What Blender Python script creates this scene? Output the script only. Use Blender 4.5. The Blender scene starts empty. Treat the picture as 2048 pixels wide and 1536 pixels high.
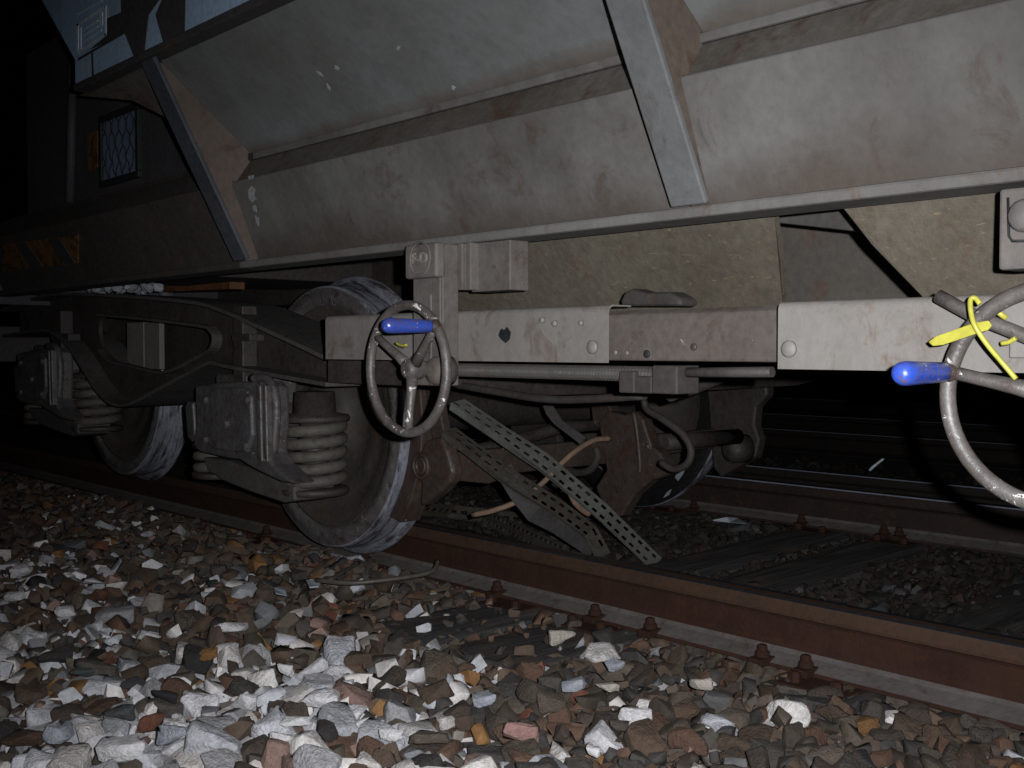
import bpy, bmesh, math, random
import numpy as np
from mathutils import Vector, Matrix, geometry, noise

R = math.radians
rng = random.Random(7)
nrg = np.random.default_rng(7)
scene = bpy.context.scene
COL = scene.collection

# ------------------------------------------------------------------ camera
# world: x runs along the track, y away from the camera across it, z = 0 on top of the near rail
F_PX, CAM_Z = 2200.0, 0.56
cam_d = bpy.data.cameras.new('camera')
cam_d.sensor_width = 36.0
cam_d.lens = 36.0 * F_PX / 2048.0
cam_d.clip_start = 0.02
cam_d.clip_end = 2000
cam = bpy.data.objects.new('camera', cam_d)
COL.objects.link(cam)
cam.location = (0, 0, CAM_Z)
cam.rotation_euler = (R(90 - 1.85), 0, R(48.1))
scene.camera = cam
CAM_R = cam.rotation_euler.to_matrix()

# ------------------------------------------------------------------ night sky, very dim
w = bpy.data.worlds.new('World')
scene.world = w
w.use_nodes = True
wn = w.node_tree.nodes
sky = wn.new('ShaderNodeTexSky')
sky.sky_type = 'NISHITA'
sky.sun_disc = False
sky.sun_elevation = R(-6)
sky.sun_rotation = R(200)
wn['Background'].inputs['Strength'].default_value = 0.05
w.node_tree.links.new(sky.outputs[0], wn['Background'].inputs['Color'])

# ------------------------------------------------------------------ the hand-held flash that lit the photograph
fl = bpy.data.lights.new('camera_flash', 'SPOT')
fl.energy = 300.0
fl.color = (0.925, 0.962, 1.0)
fl.shadow_soft_size = 0.008
fl.spot_size = R(84)
fl.spot_blend = 1.0
flash = bpy.data.objects.new('camera_flash', fl)
COL.objects.link(flash)
flash.location = Vector((0, 0, CAM_Z)) + CAM_R @ Vector((0.060, 0.030, 0.0))
flash.rotation_euler = (R(90 - 7.5), 0, R(48.1 - 3.5))

scene.view_settings.view_transform = 'Standard'
scene.view_settings.look = 'None'
scene.view_settings.gamma = 1.0
scene.view_settings.exposure = 0.0
scene.cycles.max_bounces = 4
scene.cycles.use_denoising = True


def ray(px, py):
    return CAM_R @ Vector(((px - 1024) / F_PX, -(py - 768) / F_PX, -1.0))


def P(px, py, Y):
    """the point at distance y = Y across the track that was measured at this place in the photograph"""
    d = ray(px, py)
    t = Y / d.y
    return Vector((d.x * t, Y, CAM_Z + d.z * t))


def PZ(px, py, z):
    d = ray(px, py)
    t = (z - CAM_Z) / d.z
    return Vector((d.x * t, d.y * t, z))


def PX(px, py, X):
    d = ray(px, py)
    t = X / d.x
    return Vector((X, d.y * t, CAM_Z + d.z * t))


# ------------------------------------------------------------------ materials
class NT:
    def __init__(self, name):
        self.m = bpy.data.materials.new(name)
        self.m.use_nodes = True
        self.t = self.m.node_tree
        self.b = self.t.nodes['Principled BSDF']
        tc = self.t.nodes.new('ShaderNodeTexCoord')
        self.co = tc.outputs['Object']

    def link(self, a, b):
        self.t.links.new(a, b)

    def mapped(self, sx, sy, sz, loc=(0, 0, 0)):
        n = self.t.nodes.new('ShaderNodeMapping')
        n.inputs['Scale'].default_value = (sx, sy, sz)
        n.inputs['Location'].default_value = loc
        self.link(self.co, n.inputs['Vector'])
        return n.outputs[0]

    def noise(self, scale, detail=6, rough=0.6, vec=None, dist=0.0):
        n = self.t.nodes.new('ShaderNodeTexNoise')
        n.inputs['Scale'].default_value = scale
        n.inputs['Detail'].default_value = detail
        n.inputs['Roughness'].default_value = rough
        n.inputs['Distortion'].default_value = dist
        self.link(vec or self.co, n.inputs['Vector'])
        return n.outputs['Fac']

    def voro(self, scale, vec=None, feature='F1'):
        n = self.t.nodes.new('ShaderNodeTexVoronoi')
        n.feature = feature
        n.inputs['Scale'].default_value = scale
        self.link(vec or self.co, n.inputs['Vector'])
        return n.outputs['Distance']

    def ramp(self, fac, stops):
        n = self.t.nodes.new('ShaderNodeValToRGB')
        e = n.color_ramp.elements
        while len(e) < len(stops):
            e.new(0.5)
        for k, (p, c) in enumerate(stops):
            e[k].position = p
            if not hasattr(c, '__len__'):
                c = (c, c, c)
            e[k].color = (*c, 1)
        self.link(fac, n.inputs[0])
        return n.outputs[0]

    def math(self, op, a, b=None, clamp=False):
        n = self.t.nodes.new('ShaderNodeMath')
        n.operation = op
        n.use_clamp = clamp
        for k, v in enumerate((a, b)):
            if v is None:
                continue
            if isinstance(v, (int, float)):
                n.inputs[k].default_value = v
            else:
                self.link(v, n.inputs[k])
        return n.outputs[0]

    def mix(self, fac, a, b, mode='MIX'):
        n = self.t.nodes.new('ShaderNodeMix')
        n.data_type = 'RGBA'
        n.blend_type = mode
        ins = [s for s in n.inputs if s.enabled]
        f, ia, ib = n.inputs[0], n.inputs[6], n.inputs[7]
        for s, v in ((f, fac), (ia, a), (ib, b)):
            if isinstance(v, (int, float)):
                s.default_value = v
            elif isinstance(v, tuple):
                s.default_value = (*v, 1)
            else:
                self.link(v, s)
        return n.outputs[2]

    def bump(self, h, strength=0.3, dist=0.004):
        n = self.t.nodes.new('ShaderNodeBump')
        n.inputs['Strength'].default_value = strength
        n.inputs['Distance'].default_value = dist
        self.link(h, n.inputs['Height'])
        self.link(n.outputs[0], self.b.inputs['Normal'])

    def z(self):
        n = self.t.nodes.new('ShaderNodeSeparateXYZ')
        self.link(self.co, n.inputs[0])
        return n.outputs[2]

    def fin(self, col, rough, metallic=0.0, spec=0.4):
        if isinstance(col, tuple):
            self.b.inputs['Base Color'].default_value = (*col, 1)
        else:
            self.link(col, self.b.inputs['Base Color'])
        if isinstance(rough, (int, float)):
            self.b.inputs['Roughness'].default_value = rough
        else:
            self.link(rough, self.b.inputs['Roughness'])
        self.b.inputs['Metallic'].default_value = metallic
        self.b.inputs['Specular IOR Level'].default_value = spec
        return self.m


def worn(name, c1, c2, rust=(0.10, 0.045, 0.025), rust_amt=0.35, scale=3.0, streak=0.3, chips=None,
         rough=(0.55, 0.85), bump=0.25, metallic=0.0, spec=0.35, zband=None, fleck=None, bscale=60, sat=0.9, chip_t=0.66, ring=False, gain=1.0, speck=0.35):
    """dirty painted steel: two tones of dust, rust breaking through, runs of dirt, chips"""
    n = NT(name)
    def ds(c):
        g_ = sum(c) / 3
        return tuple((g_ + (v - g_) * sat) * gain for v in c)
    c1, c2, rust = ds(c1), ds(c2), ds(rust)
    big = n.noise(scale, 5, 0.65)
    base = n.mix(n.ramp(big, [(0.32, 0.0), (0.68, 1.0)]), c1, c2)
    st = n.noise(1.0, 4, 0.6, n.mapped(18, 18, 0.9))
    dark = tuple(v * 0.45 for v in c1)
    base = n.mix(n.math('MULTIPLY', n.ramp(st, [(0.5, 0.0), (0.75, 1.0)]), streak), base, dark)
    rm = n.ramp(n.noise(scale * 2.7, 6, 0.72, None, 0.6) if not ring else n.noise(1.0, 6, 0.7, n.mapped(7, 60, 7), 0.4), [(0.62 - rust_amt * 0.25, 0.0), (0.74 - rust_amt * 0.22, 1.0)])
    base = n.mix(n.math('MULTIPLY', rm, min(1.0, 0.4 + rust_amt)), base, rust)
    if zband:
        z0, z1, col, amt = zband
        zz = n.math('ADD', n.z(), n.math('MULTIPLY', n.math('SUBTRACT', n.noise(5, 6, 0.6), 0.5), (z1 - z0) * 2.2))
        g = n.t.nodes.new('ShaderNodeMapRange')
        g.inputs[1].default_value = z0
        g.inputs[2].default_value = z1
        g.inputs[3].default_value = 1.0
        g.inputs[4].default_value = 0.0
        n.link(zz, g.inputs[0])
        base = n.mix(n.math('MULTIPLY', g.outputs[0], amt), base, col)
    fine = n.noise(bscale, 5, 0.7)
    base = n.mix(speck, base, n.ramp(fine, [(0.3, 0.25), (0.7, 1.0)]), 'MULTIPLY')
    if fleck:
        fm = n.ramp(n.noise(fleck[1], 3, 0.7, n.mapped(0.8, 1, 2.6, (3, 1, 7))), [(0.64, 0.0), (0.74, 0.65)])
        base = n.mix(fm, base, fleck[0])
    if chips:
        cm = n.ramp(n.noise(26, 6, 0.75, None, 1.2), [(chip_t, 0.0), (chip_t + 0.03, 1.0)])
        base = n.mix(cm, base, chips)
    rr = n.ramp(fine, [(0.3, rough[0]), (0.7, rough[1])])
    n.bump(fine, bump, 0.004)
    return n.fin(base, rr, metallic, spec)


M = {}
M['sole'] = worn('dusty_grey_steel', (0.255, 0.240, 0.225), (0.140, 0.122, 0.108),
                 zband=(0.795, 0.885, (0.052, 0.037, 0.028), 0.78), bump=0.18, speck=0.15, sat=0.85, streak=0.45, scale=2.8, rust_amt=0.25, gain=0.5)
M['post'] = worn('grey_post_steel', (0.20, 0.195, 0.195), (0.12, 0.115, 0.115), rust_amt=0.16, scale=3.0, streak=0.55, sat=0.5, speck=0.2, gain=0.6)
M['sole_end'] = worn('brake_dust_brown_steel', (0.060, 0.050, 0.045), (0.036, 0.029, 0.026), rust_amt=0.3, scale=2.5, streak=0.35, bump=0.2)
M['post_dark'] = worn('blue_black_post_steel', (0.055, 0.058, 0.068), (0.035, 0.036, 0.042), rust_amt=0.15, scale=4, streak=0.4, chips=(0.10, 0.10, 0.11))
M['rail_glint'] = worn('painted_rail_glint', (0.34, 0.37, 0.46), (0.26, 0.28, 0.36), rust_amt=0.0, scale=8, streak=0.0, rough=(0.3, 0.5), sat=1.0)  # pale blue-grey painted in as the flash glint on worn rail corners
M['rail_web_far'] = worn('rail_rust_painted_shade', (0.034, 0.018, 0.012), (0.022, 0.012, 0.009), rust_amt=0.2, scale=8, streak=0.3, sat=1.0, gain=0.75)  # rail rust darkened in colour for the weak flash under the wagon
M['flange'] = worn('pale_worn_flange_steel', (0.175, 0.165, 0.155), (0.115, 0.103, 0.095), rust_amt=0.18, scale=6, streak=0.0, chips=(0.24, 0.23, 0.22), speck=0.15, gain=0.72, sat=1.0)
M['gusset'] = worn('brown_gusset_steel', (0.185, 0.135, 0.105), (0.13, 0.088, 0.066), rust_amt=0.35, scale=4, streak=0.25, gain=0.55)
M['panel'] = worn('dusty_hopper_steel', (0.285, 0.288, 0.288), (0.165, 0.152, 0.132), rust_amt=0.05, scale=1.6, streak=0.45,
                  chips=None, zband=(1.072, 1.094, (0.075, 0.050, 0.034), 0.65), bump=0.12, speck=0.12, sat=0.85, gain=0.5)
M['ledge'] = worn('shaded_ledge_steel', (0.16, 0.14, 0.12), (0.10, 0.078, 0.06), rust_amt=0.4, scale=3, streak=0.2, gain=0.6)
M['blue_body'] = worn('faded_blue_body_paint', (0.27, 0.36, 0.47), (0.21, 0.29, 0.40), rust=(0.07, 0.05, 0.04), rust_amt=0.0, scale=3,
                      streak=0.35, rough=(0.45, 0.7), sat=1.0, gain=1.2)
M['brown_mark'] = worn('dark_brown_tone', (0.05, 0.045, 0.045), (0.035, 0.03, 0.03), rust_amt=0.15, streak=0.1)
M['scuff'] = worn('chalky_scuff', (0.30, 0.31, 0.32), (0.20, 0.205, 0.21), rust_amt=0.3, scale=30, streak=0.0)
M['white_mark'] = worn('white_stencil_paint', (0.62, 0.70, 0.78), (0.5, 0.58, 0.66), rust_amt=0.0, streak=0.1, gain=0.8)
M['end'] = worn('soot_grey_end_steel', (0.085, 0.082, 0.088), (0.05, 0.047, 0.052), rust_amt=0.22, scale=2.5, streak=0.4, gain=0.7)
M['chute'] = worn('dirt_caked_chute_steel', (0.150, 0.132, 0.108), (0.095, 0.080, 0.062), rust_amt=0.22, scale=4, streak=0.2, bump=0.5, sat=1.35, fleck=((0.20, 0.155, 0.085), 46), gain=0.66)
M['chute2'] = worn('grey_brown_chute_steel', (0.105, 0.093, 0.080), (0.07, 0.06, 0.052), rust_amt=0.15, scale=3, streak=0.2, sat=1.1, gain=1)
M['cover'] = worn('bare_grey_cover_sheet', (0.315, 0.285, 0.262), (0.25, 0.222, 0.20), rust=(0.17, 0.11, 0.08), scale=5, bump=0.25, rough=(0.5, 0.75), speck=0.15, rust_amt=0.3, streak=0.3, sat=1.0, gain=0.55)
M['beam'] = worn('brown_grey_beam_steel', (0.19, 0.155, 0.135), (0.14, 0.108, 0.09), rust_amt=0.22, scale=5, streak=0.1,
                 chips=(0.26, 0.24, 0.22), gain=0.55, sat=0.9)
M['column'] = worn('pinkish_grey_column_steel', (0.22, 0.185, 0.165), (0.15, 0.118, 0.102), rust_amt=0.28, scale=7, streak=0.3, sat=0.8, gain=0.56)
M['wheelrim'] = worn('worn_handwheel_iron', (0.20, 0.168, 0.15), (0.13, 0.10, 0.085), rust_amt=0.25, scale=16, streak=0.05,
                     chips=(0.62, 0.58, 0.54), rough=(0.35, 0.6), bump=0.4, spec=0.5, chip_t=0.60, sat=0.7, gain=0.5)
M['blue'] = worn('chipped_blue_enamel', (0.02, 0.065, 0.40), (0.03, 0.05, 0.24), rust=(0.09, 0.06, 0.05), scale=30,
                 streak=0.0, rough=(0.2, 0.4), bump=0.3, spec=0.6, sat=1.0, chip_t=0.61, chips=(0.36, 0.38, 0.46), gain=1, rust_amt=0.48)
M['yellow'] = worn('yellow_plastic', (0.76, 0.70, 0.10), (0.62, 0.56, 0.08), rust=(0.35, 0.28, 0.05), rust_amt=0.05, scale=20,
                   streak=0.1, rough=(0.35, 0.5), bump=0.05, sat=1.0, gain=0.48)
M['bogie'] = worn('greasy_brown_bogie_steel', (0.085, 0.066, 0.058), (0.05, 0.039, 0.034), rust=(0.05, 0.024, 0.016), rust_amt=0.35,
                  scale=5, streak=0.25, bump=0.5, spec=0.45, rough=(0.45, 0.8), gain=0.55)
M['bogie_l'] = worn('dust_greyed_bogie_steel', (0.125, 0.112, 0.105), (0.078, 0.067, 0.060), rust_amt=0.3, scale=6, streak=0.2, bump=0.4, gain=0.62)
M['axlebox'] = worn('oily_axle_box_iron', (0.125, 0.115, 0.118), (0.07, 0.06, 0.058), rust=(0.06, 0.034, 0.028), rust_amt=0.4, scale=8,
                    streak=0.5, chips=(0.30, 0.30, 0.33), rough=(0.3, 0.7), bump=0.6, spec=0.55, gain=0.8)
M['spring'] = worn('dusty_spring_steel', (0.20, 0.18, 0.148), (0.135, 0.115, 0.092), rust_amt=0.35, scale=14, streak=0.0, bump=0.3, gain=0.5)
M['disc'] = worn('brown_wheel_disc', (0.095, 0.082, 0.068), (0.06, 0.05, 0.041), rust_amt=0.35, scale=7, streak=0.0,
                 fleck=((0.14, 0.135, 0.075), 70), bump=0.5, gain=0.7)
M['tread'] = worn('scuffed_wheel_tread', (0.25, 0.255, 0.30), (0.14, 0.13, 0.15), rust=(0.035, 0.03, 0.034), scale=9,
                  streak=0.0, chips=(0.42, 0.43, 0.50), rough=(0.35, 0.65), bump=0.5, metallic=0.1, spec=0.6, sat=1.0, ring=True, chip_t=0.66, gain=1.15, rust_amt=0.62)
M['rim'] = worn('dusty_wheel_rim', (0.115, 0.105, 0.103), (0.068, 0.058, 0.054), rust=(0.05, 0.036, 0.032), rust_amt=0.5, scale=9,
                streak=0.0, chips=(0.22, 0.215, 0.25), rough=(0.45, 0.7), bump=0.5, chip_t=0.63)
M['wheel_back'] = worn('black_wheel_back', (0.012, 0.011, 0.011), (0.008, 0.008, 0.008), rust_amt=0.0, scale=9, streak=0.0, rough=(0.35, 0.6))  # near-black tone for the inner faces of the tyres
M['brake'] = worn('rusty_brake_gear', (0.095, 0.062, 0.047), (0.058, 0.038, 0.030), rust=(0.075, 0.031, 0.018), rust_amt=0.40, scale=6,
                  streak=0.15, chips=(0.26, 0.21, 0.18), bump=0.5, spec=0.5, rough=(0.4, 0.75), gain=0.66)
M['pipe'] = worn('dull_brown_pipe', (0.082, 0.07, 0.064), (0.052, 0.043, 0.038), rust_amt=0.3, scale=8, streak=0.0, gain=0.58)
M['rust_orange'] = worn('orange_rust', (0.24, 0.09, 0.03), (0.13, 0.05, 0.02), rust_amt=0.5, scale=10, streak=0.1, sat=1.0, gain=0.7)
M['orange'] = worn('orange_hazard_paint', (0.42, 0.21, 0.06), (0.28, 0.12, 0.035), rust=(0.06, 0.035, 0.025), rust_amt=0.55, scale=8, streak=0.4, sat=1.0, gain=0.42)
M['strip'] = worn('galvanised_slotted_strip', (0.165, 0.168, 0.14), (0.11, 0.108, 0.088), rust=(0.10, 0.062, 0.035), rust_amt=0.3, scale=8,
                  streak=0.1, rough=(0.4, 0.65), spec=0.5, sat=0.7, gain=0.85)
M['strip2'] = worn('browned_slotted_strip', (0.10, 0.09, 0.068), (0.066, 0.056, 0.042), rust=(0.075, 0.042, 0.024), rust_amt=0.4, scale=8,
                   streak=0.1, rough=(0.45, 0.7), spec=0.5, gain=0.75)
M['stick'] = worn('copper_brown_pipe', (0.27, 0.16, 0.10), (0.18, 0.112, 0.075), rust=(0.13, 0.11, 0.09), rust_amt=0.3, scale=12, streak=0.0)
M['dark_strip'] = worn('grey_flat_bar', (0.07, 0.063, 0.063), (0.046, 0.04, 0.04), rust_amt=0.25, scale=8, streak=0.1)
M['wood'] = None
M['rail_web'] = worn('red_brown_rail_rust', (0.082, 0.034, 0.020), (0.052, 0.022, 0.014), rust=(0.10, 0.036, 0.015), rust_amt=0.3, scale=9,
                     streak=0.45, bump=0.6, rough=(0.75, 0.95), spec=0.2, bscale=110, sat=1.0, gain=0.5)
M['rail_head'] = worn('ochre_rail_rust', (0.094, 0.048, 0.028), (0.070, 0.036, 0.021), rust=(0.12, 0.05, 0.025), rust_amt=0.2, scale=9,
                      streak=0.1, bump=0.35, rough=(0.6, 0.85), spec=0.3, sat=1.0, gain=0.56)
M['rail_foot'] = worn('grey_dust_on_rail_foot', (0.15, 0.13, 0.122), (0.105, 0.085, 0.075), rust=(0.08, 0.04, 0.027), rust_amt=0.3, scale=12,
                      streak=0.0, bump=0.4, rough=(0.7, 0.9), gain=0.85)
M['rail_top'] = worn('polished_rail_top', (0.13, 0.14, 0.18), (0.09, 0.095, 0.12), rust=(0.05, 0.045, 0.045), rust_amt=0.1, scale=20,
                     streak=0.0, bump=0.05, rough=(0.22, 0.4), metallic=0.85)
M['rail_dark'] = worn('rail_rust_painted_unlit', (0.030, 0.018, 0.012), (0.02, 0.012, 0.009), rust_amt=0.1, scale=9, streak=0.2, gain=0.55)  # rust colour darkened to stand in for rails the flash hardly reaches
M['paper'] = worn('pale_scrap', (0.55, 0.60, 0.66), (0.42, 0.46, 0.52), rust_amt=0.0, scale=12, streak=0.1)
M['glass'] = worn('pale_glass', (0.34, 0.42, 0.62), (0.28, 0.35, 0.52), rust_amt=0.05, scale=9, streak=0.2, rough=(0.15, 0.3), gain=0.45)
M['wire_dark'] = worn('black_wire', (0.02, 0.02, 0.02), (0.015, 0.015, 0.015), rust_amt=0.0, gain=0.6)


def make_wood():
    n = NT('weathered_sleeper_wood')
    g = n.noise(1.0, 8, 0.7, n.mapped(60, 3.0, 30))
    c = n.ramp(g, [(0.3, (0.017, 0.015, 0.014)), (0.55, (0.050, 0.046, 0.045)), (0.75, (0.080, 0.074, 0.074))])
    c = n.mix(n.ramp(n.noise(6, 6), [(0.5, 0.0), (0.7, 0.7)]), c, (0.09, 0.06, 0.042))
    n.bump(g, 0.9, 0.006)
    return n.fin(c, 0.85, 0, 0.25)


M['wood'] = make_wood()


def stone_mat(name, use_object):
    n = NT(name)
    if use_object:
        oi = n.t.nodes.new('ShaderNodeObjectInfo')
        c = oi.outputs['Color']
        tc = n.co
    else:
        at = n.t.nodes.new('ShaderNodeAttribute')
        at.attribute_name = 'tint'
        c = at.outputs['Color']
    v = n.noise(55 if not use_object else 2.4, 5, 0.7)
    v2 = n.noise(230 if not use_object else 9.0, 4, 0.7)
    c = n.mix(0.65, c, n.ramp(v, [(0.28, (0.45, 0.42, 0.40)), (0.62, (1.05, 1.04, 1.03))]), 'MULTIPLY')
    c = n.mix(0.45, c, n.ramp(v2, [(0.3, 0.45), (0.65, 1.0)]), 'MULTIPLY')
    n.bump(n.math('ADD', v, n.math('MULTIPLY', v2, 0.5)), 0.5, 0.005 if not use_object else 0.06)
    return n.fin(c, 0.82, 0, 0.35)


M['stone'] = stone_mat('ballast_stone', True)
M['stone_mass'] = stone_mat('ballast_stone_mass', False)
n = NT('ballast_bed')
n.bump(n.noise(40, 5, 0.7), 1.0, 0.02)
M['ground'] = n.fin(n.ramp(n.noise(18, 9, 0.7), [(0.3, (0.035, 0.029, 0.025)), (0.7, (0.10, 0.082, 0.068))]), 0.95, 0, 0.2)


# ------------------------------------------------------------------ mesh helpers
class MB:
    def __init__(self):
        self.v, self.f, self.mi, self.sm = [], [], [], []

    def add(self, vs, fs, mi=0, smooth=False):
        o = len(self.v)
        self.v += [tuple(x) for x in vs]
        self.f += [tuple(o + i for i in f) for f in fs]
        self.mi += [mi] * len(fs)
        self.sm += [smooth] * len(fs)
        return self

    def box(self, x0, x1, y0, y1, z0, z1, mi=0):
        v = [(x, y, z) for x in (x0, x1) for y in (y0, y1) for z in (z0, z1)]
        return self.add(v, [(0, 1, 3, 2), (4, 6, 7, 5), (0, 4, 5, 1), (2, 3, 7, 6), (0, 2, 6, 4), (1, 5, 7, 3)], mi)

    def sheet(self, pts, thick):
        """an n-sided plate: the outline pts and the same outline moved by the vector thick"""
        n = len(pts)
        t = Vector(thick)
        v = [Vector(p) for p in pts] + [Vector(p) + t for p in pts]
        fs = [tuple(range(n)), tuple(reversed(range(n, 2 * n)))]
        fs += [(i, i + n, (i + 1) % n + n, (i + 1) % n) for i in range(n)]
        return self.add(v, fs)

    def holed(self, outer, hole, y0, y1):
        """plate in the x-z plane with one opening"""
        loops = [[Vector((x, 0, z)) for x, z in outer], [Vector((x, 0, z)) for x, z in hole]]
        flat = outer + hole
        tris = geometry.tessellate_polygon(loops)
        nn = len(flat)
        v = [(x, y0, z) for x, z in flat] + [(x, y1, z) for x, z in flat]
        fs = [tuple(t) for t in tris] + [tuple(i + nn for i in reversed(t)) for t in tris]
        for a, b in ((0, len(outer)), (len(outer), nn)):
            k = b - a
            fs += [(a + i, a + i + nn, a + (i + 1) % k + nn, a + (i + 1) % k) for i in range(k)]
        return self.add(v, fs)

    def ribbon(self, path, y0, y1, t):
        """flat bar of thickness t bent along an x-z path"""
        n = len(path)
        p = [Vector((a, b)) for a, b in path]
        vs = []
        for i in range(n):
            d = (p[min(i + 1, n - 1)] - p[max(i - 1, 0)]).normalized()
            nm = Vector((-d.y, d.x)) * t / 2
            for q in (p[i] + nm, p[i] - nm):
                vs += [(q.x, y0, q.y), (q.x, y1, q.y)]
        fs = []
        for i in range(n - 1):
            a, b = 4 * i, 4 * i + 4
            fs += [(a, b, b + 1, a + 1), (a + 2, a + 3, b + 3, b + 2), (a, a + 2, b + 2, b), (a + 1, b + 1, b + 3, a + 3)]
        fs += [(0, 1, 3, 2), (4 * n - 4, 4 * n - 2, 4 * n - 1, 4 * n - 3)]
        return self.add(vs, fs)

    def tube(self, pts, r, n=10, closed=False, caps=True):
        p = [Vector(q) for q in pts]
        m = len(p)
        rs = r if hasattr(r, '__len__') else [r] * m
        vs = []
        up = None
        for i in range(m):
            if closed:
                d = (p[(i + 1) % m] - p[i - 1]).normalized()
            else:
                d = (p[min(i + 1, m - 1)] - p[max(i - 1, 0)]).normalized()
            if up is None:
                up = d.orthogonal().normalized()
            up = (up - d * up.dot(d)).normalized()
            s = d.cross(up)
            for k in range(n):
                a = 2 * math.pi * k / n
                vs.append(p[i] + (up * math.cos(a) + s * math.sin(a)) * rs[i])
        fs = []
        for i in range(m if closed else m - 1):
            j = (i + 1) % m
            if closed and j == 0:
                # match the seam
                best = min(range(n), key=lambda s_: (vs[i * n] - vs[s_]).length)
            else:
                best = 0
            for k in range(n):
                k2 = (k + 1) % n
                fs.append((i * n + k, i * n + k2, j * n + (k2 + best) % n, j * n + (k + best) % n))
        self.add(vs, fs, 0, True)
        if caps and not closed:
            o = len(self.v) - m * n
            self.f += [tuple(o + k for k in reversed(range(n))), tuple(o + (m - 1) * n + k for k in range(n))]
            self.mi += [0, 0]
            self.sm += [False, False]
        return self

    def lathe(self, prof, origin, axis, n=32, smooth=True, caps=True):
        """profile (radius, height) turned round an axis"""
        a = Vector(axis).normalized()
        u = a.orthogonal().normalized()
        s = a.cross(u)
        o = Vector(origin)
        vs = []
        for r, h in prof:
            for k in range(n):
                t = 2 * math.pi * k / n
                vs.append(o + a * h + (u * math.cos(t) + s * math.sin(t)) * r)
        fs = []
        for i in range(len(prof) - 1):
            for k in range(n):
                k2 = (k + 1) % n
                fs.append((i * n + k, (i + 1) * n + k, (i + 1) * n + k2, i * n + k2))
        self.add(vs, fs, 0, smooth)
        m = len(prof)
        off = len(self.v) - m * n
        for i, rev in ((0, False), (m - 1, True)):
            if caps and prof[i][0] > 1e-4:
                ids = [off + i * n + k for k in range(n)]
                self.f.append(tuple(reversed(ids)) if rev else tuple(ids))
                self.mi.append(0)
                self.sm.append(False)
        return self

    def mesh(self, name, mats):
        me = bpy.data.meshes.new(name)
        me.from_pydata(self.v, [], self.f)
        for m in (mats if isinstance(mats, (list, tuple)) else [mats]):
            me.materials.append(M[m] if isinstance(m, str) else m)
        me.polygons.foreach_set('material_index', self.mi)
        me.polygons.foreach_set('use_smooth', self.sm)
        bm = bmesh.new()
        bm.from_mesh(me)
        bmesh.ops.recalc_face_normals(bm, faces=bm.faces)
        bm.to_mesh(me)
        bm.free()
        me.update()
        return me

    def build(self, name, mats, parent=None, bevel=0.0, seg=2, loc=None):
        o = bpy.data.objects.new(name, self.mesh(name, mats))
        COL.objects.link(o)
        place(o, parent, loc)
        if bevel:
            b = o.modifiers.new('edge', 'BEVEL')
            b.width = bevel
            b.segments = seg
            b.limit_method = 'ANGLE'
            b.angle_limit = R(40)
        return o


ORIGIN = {}


def place(o, parent, loc=None):
    """meshes are written in world coordinates; children undo the offset of their thing's base point"""
    o.parent = parent
    l = Vector(loc) if loc is not None else Vector((0, 0, 0))
    if parent is not None and parent.name in ORIGIN:
        l = l - ORIGIN[parent.name]
    o.location = l


def root(name, loc, label, cat, group=None):
    o = bpy.data.objects.new(name, None)
    COL.objects.link(o)
    o.location = loc
    o.empty_display_size = 0.2
    ORIGIN[o.name] = Vector(loc)
    return tag(o, label, cat, group)


def tag(o, label=None, cat=None, group=None, kind=None):
    if label:
        o['label'] = label
    if cat:
        o['category'] = cat
    if group:
        o['group'] = group
    if kind:
        o['kind'] = kind
    return o


def xz(p):
    return (p.x, p.z)


def smooth_path(pts, k=6):
    """Catmull-Rom through the points"""
    p = [Vector(q) for q in pts]
    p = [2 * p[0] - p[1]] + p + [2 * p[-1] - p[-2]]
    out = []
    for i in range(1, len(p) - 2):
        for j in range(k):
            t = j / k
            a, b, c, d = p[i - 1], p[i], p[i + 1], p[i + 2]
            out.append(0.5 * ((2 * b) + (c - a) * t + (2 * a - 5 * b + 4 * c - d) * t * t + (3 * b - a - 3 * c + d) * t ** 3))
    out.append(p[-2])
    return out


# ================================================================== the setting: ground and tracks
SLEEPER_TOP = -0.158
RAIL2_Z = 0.040


def tilt(y):
    """the track leans: the far rail lies a little higher"""
    return max(0.0, y - 2.12) / 1.507 * RAIL2_Z if y < 4.6 else 0.0


GROUND_Z = -0.20
RAIL_Y, RAIL2_Y = 2.12, 3.627
WHEEL1 = Vector((-3.02, 1.90, 0.342))     # centre of the outer face of the near wheels
WHEEL2 = Vector((-4.65, 1.90, 0.435))
WR = 0.42


def bed_height(x, y):
    """height of the ballast bed: level, with stones heaped up where the wheels ploughed in"""
    h = tilt(y)
    for wx, amp in ((WHEEL1.x, 0.062), (WHEEL2.x, 0.05)):
        h += amp * math.exp(-((x - wx + 0.03) / 0.30) ** 2 - ((y - 1.90) / 0.12) ** 2)
    h -= 0.012 * math.exp(-((x + 1.9) / 0.5) ** 2 - ((y - 1.8) / 0.25) ** 2)
    return h


g = MB()
xs = [-300, -60, -20, -12] + [-10 + 0.25 * i for i in range(57)] + [8, 20, 60, 300]
ys = [-100, -20, -5] + [0.25 * i for i in range(33)] + [12, 20, 60, 300]
vs = [(x, y, GROUND_Z + (bed_height(x, y) if abs(x) < 11 else 0)) for x in xs for y in ys]
ny = len(ys)
fs = [(i * ny + j, (i + 1) * ny + j, (i + 1) * ny + j + 1, i * ny + j + 1) for i in range(len(xs) - 1) for j in range(ny - 1)]
g.add(vs, fs, 0, True)
ground = tag(g.build('ballast_ground', 'ground'), kind='structure')


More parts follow.
